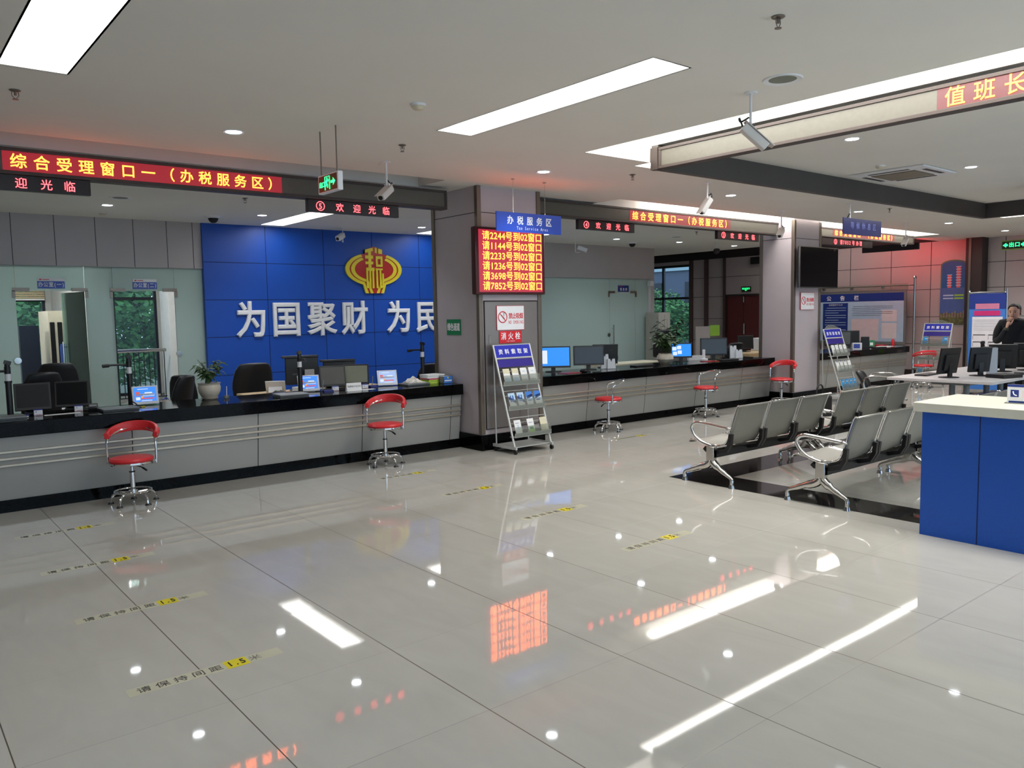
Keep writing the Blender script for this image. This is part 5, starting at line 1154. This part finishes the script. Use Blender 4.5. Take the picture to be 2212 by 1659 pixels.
# counter between the pillars
monitor('lit monitor half hidden by the near pillar', (7.78, 8.62, T), math.radians(-35), .50, .31, 5, .06, E_scr_c, icons=1)
monitor('large switched-off monitor nearest the near pillar on its right', (8.38, 8.50, T), math.radians(-32), .46, .29, 4, .07, mat('brown_black_screen', (34, 26, 28), .15))
monitor('black monitor turned away behind the notched white leaflets', (8.88, 8.66, T), math.radians(150), .40, .30, 6, .06)
monitor('bright blue monitor behind the round potted plant', (10.72, 8.66, T), math.radians(-38), .36, .25, 4, .06, E_scr_c, icons=2)
monitor('switched-off monitor left of the far pillar', (11.50, 8.58, T), math.radians(-38), .47, .30, 4, .07, mat('slate_screen', (42, 46, 50), .2))
for lab, x, y in (('notched white leaflet stack beside the first switched-off monitor', 8.66, 8.44), ('notched white leaflet stack left of the far pillar', 11.93, 8.48)):
    for k in range(2):
        t = thing('leaflet_stack', lab+(', back one' if k == 0 else ', front one'), 'leaflets', (x+.06*k, y-.075*k, T), math.radians(-30), 'notched leaflet stacks on the counter'); h = .22 if k == 0 else .15
        m = M().prism([(0, 0), (.13, 0), (.12, h), (.085, h), (.065, h-.05), (.045, h), (.01, h)], (-.065, .02, 0), X, V3((0, .12, .993)), .03)
        ob('sheets', m, mat('pale_leaflet', (206, 210, 216), .6), t, smooth=False)
flat('paper_sheet', 'blue-white sheet standing behind the first switched-off monitor', 'paper', 8.62, 8.74, 1.02+.0, .2, .01, .16, mat('pale_blue_sheet', (170, 214, 220), .6), -.6) if False else None
t = thing('cushion', 'black seat cushion or bag leaning beside the turned-away monitor', 'bag', (9.12, 8.70, T), math.radians(-40)); ob('body', M().tube([(-.02, 0, .03), (0, 0, .15), (-.05, 0, .25)], [.05, .07, .05], n=12), leather, t); ob('handle', M().tube([(-.06, 0, .27), (-.01, 0, .25), (.04, 0, .12), (.07, 0, .03)], .008, n=8), white_pl, t)
flat('keyboard', 'black keyboard right of the turned-away monitor', 'keyboard', 9.45, 8.40, T, .42, .14, .018, black_pl, 0)
flat('magazine', 'red magazine under the lit monitor by the near pillar', 'magazine', 7.75, 8.25, T, .30, .20, .006, mat('magazine_red', (150, 30, 40), .4), .1)
flat('mouse', 'black mouse by the red magazine', 'mouse', 8.02, 8.25, T, .06, .10, .03, black_pl, .3, bevel=.012)
t = thing('telephone', 'white cordless phone right of the bright blue monitor', 'telephone', (11.05, 8.45, T)); ob('base', M().box((-.05, -.05, 0), (.05, .05, .04)), white_pl, t, bevel=.008); ob('handset', M().box((-.025, -.015, .035), (.025, .02, .19)), white_pl, t, bevel=.01)
flat('router', 'white box with cables under the switched-off monitor by the far pillar', 'router', 11.12, 8.68, T, .28, .06, .08, white_pl, -.4)
flat('magazine', 'dark red booklet in front of the bright blue monitor', 'magazine', 10.95, 8.25, T, .28, .16, .008, mat('magazine_red', (150, 30, 40), .4), -.1)
flat('keyboard', 'black keyboard in front of the switched-off monitor by the far pillar', 'keyboard', 11.4, 8.22, T, .40, .13, .018, black_pl, -.1)
office_chair('black mesh chair behind the bright blue monitor', (11.55, 9.95, 0), math.radians(160), 1.30, .36)
office_chair('black chair right of the notched leaflets, near the far pillar', (12.9, 9.4, 0), math.radians(175), 1.02, .5)
t = thing('shelf_unit', 'pale low side table behind the counter between the pillars', 'table', (9.55, 9.3, 0)); ob('worktop', M().box((0, 0, .74), (1.5, .5, .77)), cream, t); ob('side_panel', M().box((0, 0, 0), (.03, .5, .74)), cream, t); ob('side_panel', M().box((1.47, 0, 0), (1.5, .5, .74)), cream, t)
t = thing('desk', 'cream desk behind the counter, left of the far pillar', 'desk', (14.5, 9.9, 0)); ob('worktop', M().box((0, 0, .70), (1.6, .7, .73)), wood_lt, t); ob('front_panel', M().box((.02, .02, 0), (1.58, .04, .70)), wood_lt, t); ob('side_panel', M().box((.02, .04, 0), (.04, .68, .70)), wood_lt, t)
monitor('black monitor on the cream desk', (15.0, 10.35, .73), math.radians(-20), .4, .3, 4, .06)
t = thing('printer', 'white printer on the cream desk', 'printer', (15.78, 10.44, .73)); ob('body', M().box((-.24, -.15, 0), (.24, .15, .28)), white_pl, t, bevel=.01); ob('tray', M().box((-.15, -.22, .05), (.15, -.151, .06)), black_pl, t)
flat('lime_box', 'lime green box lid behind the switched-off monitor', 'box', 12.55, 10.0, .95, .4, .25, .10, grn_pr, 0) if False else None
t = thing('low_partition', 'grey low screen with a lime green corner behind the dark plant', 'partition', (14.9, 11.6, 0)); ob('panel', M().box((0, 0, 0), (.5, .03, 1.28)), grey_wall, t); ob('green_sheet', M().box((.5, -.01, 1.05), (.85, .03, 1.30)), grn_pr, t)
t = thing('side_cabinet', 'cream cabinet standing against the end of the frosted glass', 'cabinet', (14.75, 12.6, 0)); ob('body', M().box((0, 0, 0), (.42, .40, 1.62)), mat('pale_grey_cabinet', (178, 174, 164), .5), t); ob('door_seam', M().box((.21, -.002, .05), (.214, .0, 1.57)), groove, t)
# counter in front of the notice board
monitor('dark grey monitor in front of the notice board, left one', (15.35, 8.42, T), math.radians(-58), .50, .29, 3, .09, mat('slate_screen_dull', (84, 88, 88), .35))
monitor('black monitor in front of the notice board, right one', (16.15, 8.60, T), math.radians(-42), .42, .28, 3, .09)
t = thing('telephone', 'black desk phone stand right of the black monitor', 'telephone', (16.62, 8.50, T), math.radians(-50)); ob('body', M().box((-.08, -.03, 0), (.08, .03, .23)), black_pl, t, bevel=.01); ob('base', M().box((-.12, -.12, 0), (.2, .06, .02)), black_pl, t)
t = thing('tissue_box', 'white box with a blue label on the counter by the notice board', 'box', (15.85, 8.28, T), math.radians(-50)); ob('body', M().box((-.09, -.05, 0), (.09, .05, .13)), white_pl, t); ob('label', M().box((-.07, -.052, .02), (.05, -.0505, .11)), mat('label_blue', (60, 80, 170), .5), t)
t = thing('plastic_bottle', 'clear bottle behind the white and blue box', 'bottle', (15.78, 8.46, T)); ob('body', M().lathe([(.03, 0), (.032, .02), (.03, .13), (.012, .17), (.012, .19)], n=18), acrylic, t); ob('cap', M().cyl((0, 0, .19), (0, 0, .205), .014), white_pl, t)
t = thing('green_card', 'green payment card stand on the counter by the notice board', 'sign', (17.0, 8.55, T), math.radians(-60)); ob('card', M().obox((0, 0, .07), (.12, .006, .14), Matrix.Rotation(-.2, 3, 'X')), green_m, t); ob('print', M().obox((0, -.005, .06), (.06, .002, .06), Matrix.Rotation(-.2, 3, 'X')), white_pl, t)
t = thing('plastic_bottle', 'red and green bottle near the end of the far counter', 'bottle', (17.45, 8.30, T)); ob('body', M().lathe([(.03, 0), (.034, .02), (.032, .12), (.014, .16)], n=18), red_m, t); ob('cap', M().cyl((0, 0, .16), (0, 0, .19), .014), pink_pr, t)
flat('paper_sheet', 'white sheets spread before the notice board', 'paper', 17.1, 8.35, T, .5, .3, .004, paper_m, .1); flat('document_stack', 'red folder at the end of the far counter', 'documents', 17.52, 8.62, T, .18, .22, .02, red_m, 0)
flat('keyboard', 'black keyboard before the telephone on the far counter', 'keyboard', 16.55, 8.16, T, .42, .14, .018, black_pl, .05)

# ============================================================ FIRST OFFICE, SECOND OFFICE
t = thing('cabinet', 'dark navy cabinet inside the first office', 'cabinet', (2.02, 15.2, 0)); ob('body', M().box((0, 0, 0), (.28, .45, 1.6)), navy, t); ob('door_seam', M().box((.14, -.002, .05), (.143, 0, 1.55)), groove, t)
t = thing('display_cabinet', 'cream glass-door cabinet inside the first office', 'cabinet', (2.46, 15.3, 0))
ob('body', M().box((0, 0, 0), (.42, .9, 1.84)), cream, t); ob('glass_door', M().box((.02, -.008, .75), (.09, -.001, 1.65)).box((.13, -.008, .75), (.2, -.001, 1.65)), black_sc, t)
t = thing('water_dispenser', 'water dispenser with a blue bottle inside the first office', 'water dispenser', (2.60, 14.6, 0))
ob('body', M().box((-.12, -.14, 0), (.14, .14, .95)), white_pl, t, bevel=.01); ob('bottle', M().lathe([(.04, .95), (.12, 1.0), (.125, 1.25), (.11, 1.30), (.001, 1.31)], (.01, 0, 0), n=24), mat('blue_bottle_plastic', (40, 70, 140), .2), t)
t = thing('window_blind', 'beige blind over the window of the first office', 'blind', (1.2, 17.5, 0)); m = M()
for k in range(14): m.box((.02, .0, 2.10+k*.044), (1.58, .012, 2.135+k*.044))
ob('slats', m, beige, t, smooth=False); ob('bottom_bar', M().box((.02, -.004, 2.07), (1.58, .016, 2.095)), white_pl, t)
t = thing('railing', 'steel window railing seen through the second office door', 'railing', (3.74, 16.9, 0))
ob('handrail', M().cyl((-.02, 0, 1.06), (1.02, 0, 1.06), .036, n=20), steel, t); ob('bottom_rail', M().box((0, -.01, .12), (1.0, .01, .14)), win_fr, t)
for k in range(11): ob('baluster', M().cyl((.03+k*.095, 0, 0 if k in (0, 10) else .13), (.03+k*.095, 0, 1.04), .009, n=8), win_fr, t)
t = thing('window_sill_box', 'white cupboard beside the window of the second office', 'cabinet', (4.86, 16.9, 0)); ob('body', M().box((0, 0, 0), (.42, .6, 2.5)), white_m, t); ob('door_seam', M().box((.12, -.002, 0), (.124, 0, 2.5)), groove, t)

# ============================================================ WHITE COMPUTER TABLE
t = thing('computer_table', 'large white table with computers, behind the waiting benches', 'table', (10.24, 3.69, 0))
ob('worktop', M().box((0, 0, .715), (2.75, 1.25, .75)), desk_white, t, bevel=.004)
for x in (.42, 1.5, 2.4):
    for y in (.45, .62): ob('leg', M().cyl((x, y, .0), (x, y, .715), .035, n=18), grey_pl, t)
ob('under_shelf', M().box((.3, .3, .36), (2.5, .9, .42)), black_pl, t); ob('cable_tray', M().box((.25, .35, .67), (2.4, .8, .69)), grey_pl, t)
monitor('black monitor back, leftmost on the white table', (10.63, 4.36, .75), math.radians(168), .37, .33, 10, .05, group=None)
monitor('black monitor facing away, second on the white table', (11.12, 4.18, .75), math.radians(150), .30, .32, 8, .05)
monitor('black monitor right of the pale divider on the white table', (12.0, 4.22, .75), math.radians(118), .34, .34, 16, .04)
monitor('black monitor at the right on the white table', (12.42, 4.05, .75), math.radians(110), .34, .34, 12, .04)
doccam('black document camera lying across above the white table screens', (11.95, 4.45, .75), .75, .40, .42, -1)
flat('divider', 'pale upright divider between the screens of the white table', 'divider', 11.55, 4.18, .75, .14, .02, .34, mat('pale_divider', (170, 174, 180), .4), -.6)
flat('divider', 'pale board at the right edge above the white table', 'divider', 12.75, 3.95, .75, .30, .02, .36, mat('pale_divider', (170, 174, 180), .4), -.6)
flat('keyboard', 'black keyboard at the left end of the white table', 'keyboard', 10.85, 4.70, .75, .44, .15, .02, black_pl, .05)
flat('computer_box', 'flat black computer on the white table, in front of the screens', 'computer', 11.0, 3.84, .75, .34, .24, .045, black_pl, -.3)
flat('mouse', 'black mouse on the white table', 'mouse', 11.55, 3.86, .75, .07, .11, .03, black_pl, .4, bevel=.012); flat('keyboard', 'black keyboard at the right end of the white table', 'keyboard', 12.2, 3.82, .75, .44, .15, .02, black_pl, .1)
office_chair('low black chair beyond the left end of the white table', (11.4, 5.55, 0), math.radians(20), .72, .4, True, black_pl, .3)
office_chair('black chair tucked at the left end of the white table', (9.98, 4.45, 0), math.radians(-75), .66, .36, False, black_pl, .28) if False else None
t = thing('handbag', 'black bag on the floor between the benches and the far counter', 'bag', (11.0, 6.3, 0)); ob('body', M().box((-.2, -.1, 0), (.2, .1, .36)), leather, t, bevel=.04, seg=3); ob('handle', M().tube([(-.1, 0, .34), (-.06, 0, .50), (.06, 0, .50), (.1, 0, .34)], .012), leather, t)

# ============================================================ THE PERSON
def skinned(name, verts, edges, radii, root, mt, parent, sub=2):
    me = bpy.data.meshes.new(name); me.from_pydata([tuple(v) for v in verts], edges, []); me.materials.append(mt)
    o = bpy.data.objects.new(name, me); COL.objects.link(o); o.parent = parent
    sk = o.modifiers.new('skin', 'SKIN'); sv = me.skin_vertices[0].data
    for i, r in enumerate(radii): sv[i].radius = r if isinstance(r, tuple) else (r, r)
    sv[root].use_root = True; sk.use_smooth_shade = True
    ss = o.modifiers.new('sub', 'SUBSURF'); ss.levels = sub; ss.render_levels = sub
    return o
def person(label, loc, rz):
    """stands, faces -Y; right hand raised to the chin"""
    t = thing('person', label, 'person', loc, rz)
    # body: jacket, continuous with arms; trousers below
    V = [(0, .0, .95), (0, .005, 1.12), (0, 0, 1.28), (0, .0, 1.38), (0, -.005, 1.45),      # 0-4 pelvis..neck base
         (-.15, .005, 1.37), (-.205, .0, 1.27), (-.225, -.05, 1.09), (-.16, -.20, 1.15), (-.09, -.225, 1.30),  # 5-9 right arm to raised wrist
         (.15, .005, 1.37), (.205, .01, 1.27), (.235, .02, 1.06), (.20, -.12, .93), (.17, -.18, .88)]           # 10-14 left arm
    E_ = [(0, 1), (1, 2), (2, 3), (3, 4), (3, 5), (5, 6), (6, 7), (7, 8), (8, 9), (3, 10), (10, 11), (11, 12), (12, 13), (13, 14)]
    R_ = [(.165, .125), (.165, .12), (.175, .125), (.13, .09), (.062, .062), (.075, .075), (.066, .066), (.056, .056), (.048, .048), (.040, .040), (.075, .075), (.066, .066), (.054, .054), (.044, .044), (.04, .04)]
    body = skinned('jacket', V, E_, R_, 0, jacket, t)
    skinned('trousers', [(0, 0, .95), (-.09, 0, .86), (-.10, -.01, .50), (-.10, .01, .10), (.09, 0, .86), (.10, -.01, .50), (.10, .01, .10)], [(0, 1), (1, 2), (2, 3), (0, 4), (4, 5), (5, 6)],
            [(.15, .115), (.095, .1), (.068, .07), (.055, .055), (.095, .1), (.068, .07), (.055, .055)], 0, trousers, t)
    for sx in (-1, 1): ob('shoe', M().tube([(sx*.1, .06, .045), (sx*.1, -.04, .045), (sx*.105, -.16, .035)], [.045, .046, .034], n=12, sub=3), black_pl, t)
    # head with face
    hd = M(); n = 20; rings = []
    prof = [(-.115, .030, .045), (-.105, .045, .058), (-.085, .056, .072), (-.055, .066, .084), (-.02, .073, .092), (.02, .077, .097), (.06, .074, .094), (.09, .060, .078), (.108, .038, .05), (.115, .006, .008)]
    for z, rx, ry in prof:
        ringv = []
        for i in range(n):
            a = 2*PI*i/n; x, y = rx*math.cos(a), ry*math.sin(a)+.004
            if y < 0 and abs(math.cos(a)) < .35: y -= (.010 if -.05 < z < -.01 else .004 if z < -.07 else 0)
            ringv.append((x, y-(.012 if z < -.06 else 0)*(1 if y < 0 else 0), z))
        rings.append(ringv)
    vs = [p for q in rings for p in q]; fs = [(k*n+i, k*n+(i+1) % n, (k+1)*n+(i+1) % n, (k+1)*n+i) for k in range(len(prof)-1) for i in range(n)]+[tuple(range(n-1, -1, -1)), tuple((len(prof)-1)*n+i for i in range(n))]
    hd.add(vs, fs); hd.tube([(0, .02, -.16), (0, .012, -.09)], [.052, .048], n=14, sub=1)
    hd.tube([(0, -.088, .015), (0, -.102, -.008), (0, -.112, -.028), (0, -.098, -.036)], [.007, .010, .013, .008], n=8, sub=2)
    for sx in (-1, 1): hd.tube([(sx*.076, .005, .02), (sx*.086, .012, .012), (sx*.084, .008, -.02), (sx*.076, .002, -.03)], [.008, .010, .009, .006], n=8, sub=2)
    h = ob('head', hd, skin, t, (0, -.025, 1.545), rot=(.12, 0, -.25)); ss = h.modifiers.new('s', 'SUBSURF'); ss.levels = 1; ss.render_levels = 1
    for sx in (-1, 1):
        ob('eye', M().lathe([(.001, -.009), (.009, 0), (.001, .009)], (sx*.031, -.084, .004), n=12), txt_black, h); ob('eyebrow', M().tube([(sx*.015, -.091, .024), (sx*.032, -.092, .028), (sx*.048, -.082, .022)], .003, n=6), hair_m, h)
    ob('mouth', M().tube([(-.022, -.094, -.060), (0, -.101, -.058), (.022, -.094, -.060)], .0042, n=8), mat('lips', (150, 84, 78), .5), h)
    hr = M(); R = random.Random(4)
    hp = [(.0, .083, .104), (.03, .086, .107), (.065, .084, .105), (.095, .070, .09), (.118, .045, .06), (.127, .006, .01)]
    vs = []
    for z, rx, ry in hp:
        for i in range(n):
            a = 2*PI*i/n; y = ry*math.sin(a)+.010; zz = z
            if math.sin(a) < -.25 and z < .07: y = max(y, -.055); zz = max(z, .052)
            if math.sin(a) > .3: zz = z-(.06 if z < .02 else 0)
            vs.append((rx*math.cos(a)+R.uniform(-.003, .003), y+R.uniform(-.003, .003), zz))
    fs = [(k*n+i, k*n+(i+1) % n, (k+1)*n+(i+1) % n, (k+1)*n+i) for k in range(len(hp)-1) for i in range(n)]+[tuple((len(hp)-1)*n+i for i in range(n))]
    ob('hair', hr.add(vs, fs), hair_m, h)
    # raised right hand: palm and five fingers curled at the chin
    pv = [V3((-.09, -.225, 1.30)), V3((-.082, -.222, 1.335)), V3((-.070, -.205, 1.375)), V3((-.060, -.195, 1.405))]
    verts = list(pv); edges = [(0, 1), (1, 2), (2, 3)]; rad = [(.024, .020), (.028, .017), (.036, .016), (.034, .014)]
    hand = skinned('hand', verts, edges, rad, 1, skin, t, 1)
    for k, (dx, L) in enumerate(((-.024, .060), (-.008, .070), (.008, .066), (.022, .050))):
        b = V3((-.060+dx, -.192+abs(dx)*.2, 1.41)); ob('finger', M().tube([b, b+V3((.004, -.004, L*.45)), b+V3((.012, .022, L*.75)), b+V3((.014, .036, L*.72))], [.009, .0088, .008, .0065], n=8, sub=3), skin, hand)
    ob('thumb', M().tube([V3((-.050, -.20, 1.352)), V3((-.025, -.205, 1.385)), V3((-.012, -.19, 1.415)), V3((-.008, -.175, 1.43))], [.011, .0105, .0095, .007], n=8, sub=3), skin, hand)
    lv = [V3((.17, -.18, .88)), V3((.165, -.20, .855)), V3((.155, -.215, .82)), V3((.15, -.22, .80))]
    hand = skinned('hand', lv, [(0, 1), (1, 2), (2, 3)], [(.022, .018), (.026, .016), (.034, .015), (.032, .013)], 1, skin, t, 1)
    for k, (dx, L) in enumerate(((-.024, .050), (-.008, .062), (.008, .066), (.022, .058))):
        b = V3((.15+dx, -.222, .797)); ob('finger', M().tube([b, b+V3((0, -.008, -L*.45)), b+V3((-.004, .004, -L*.85)), b+V3((-.006, .018, -L*.95))], [.009, .0088, .008, .0065], n=8, sub=3), skin, hand)
    ob('thumb', M().tube([V3((.135, -.21, .845)), V3((.115, -.225, .82)), V3((.108, -.232, .795)), V3((.108, -.23, .78))], [.011, .0105, .0095, .007], n=8, sub=3), skin, hand)
    ob('collar', M().tube([(math.cos(a)*.07, -.01+math.sin(a)*.06, 1.425+.012*math.sin(a)) for a in [2*PI*k/14 for k in range(14)]], .016, n=8, closed=True, sub=2), jacket, t)
    ob('inner_sleeve', M().tube([(-.098, -.222, 1.275), (-.09, -.225, 1.305)], [.036, .033], n=14, sub=1), mat('olive_cuff', (70, 74, 60), .8), t)
    return t
person('person in a dark jacket behind the white table, one hand raised to the chin', (13.55, 4.62, 0), math.radians(-72))
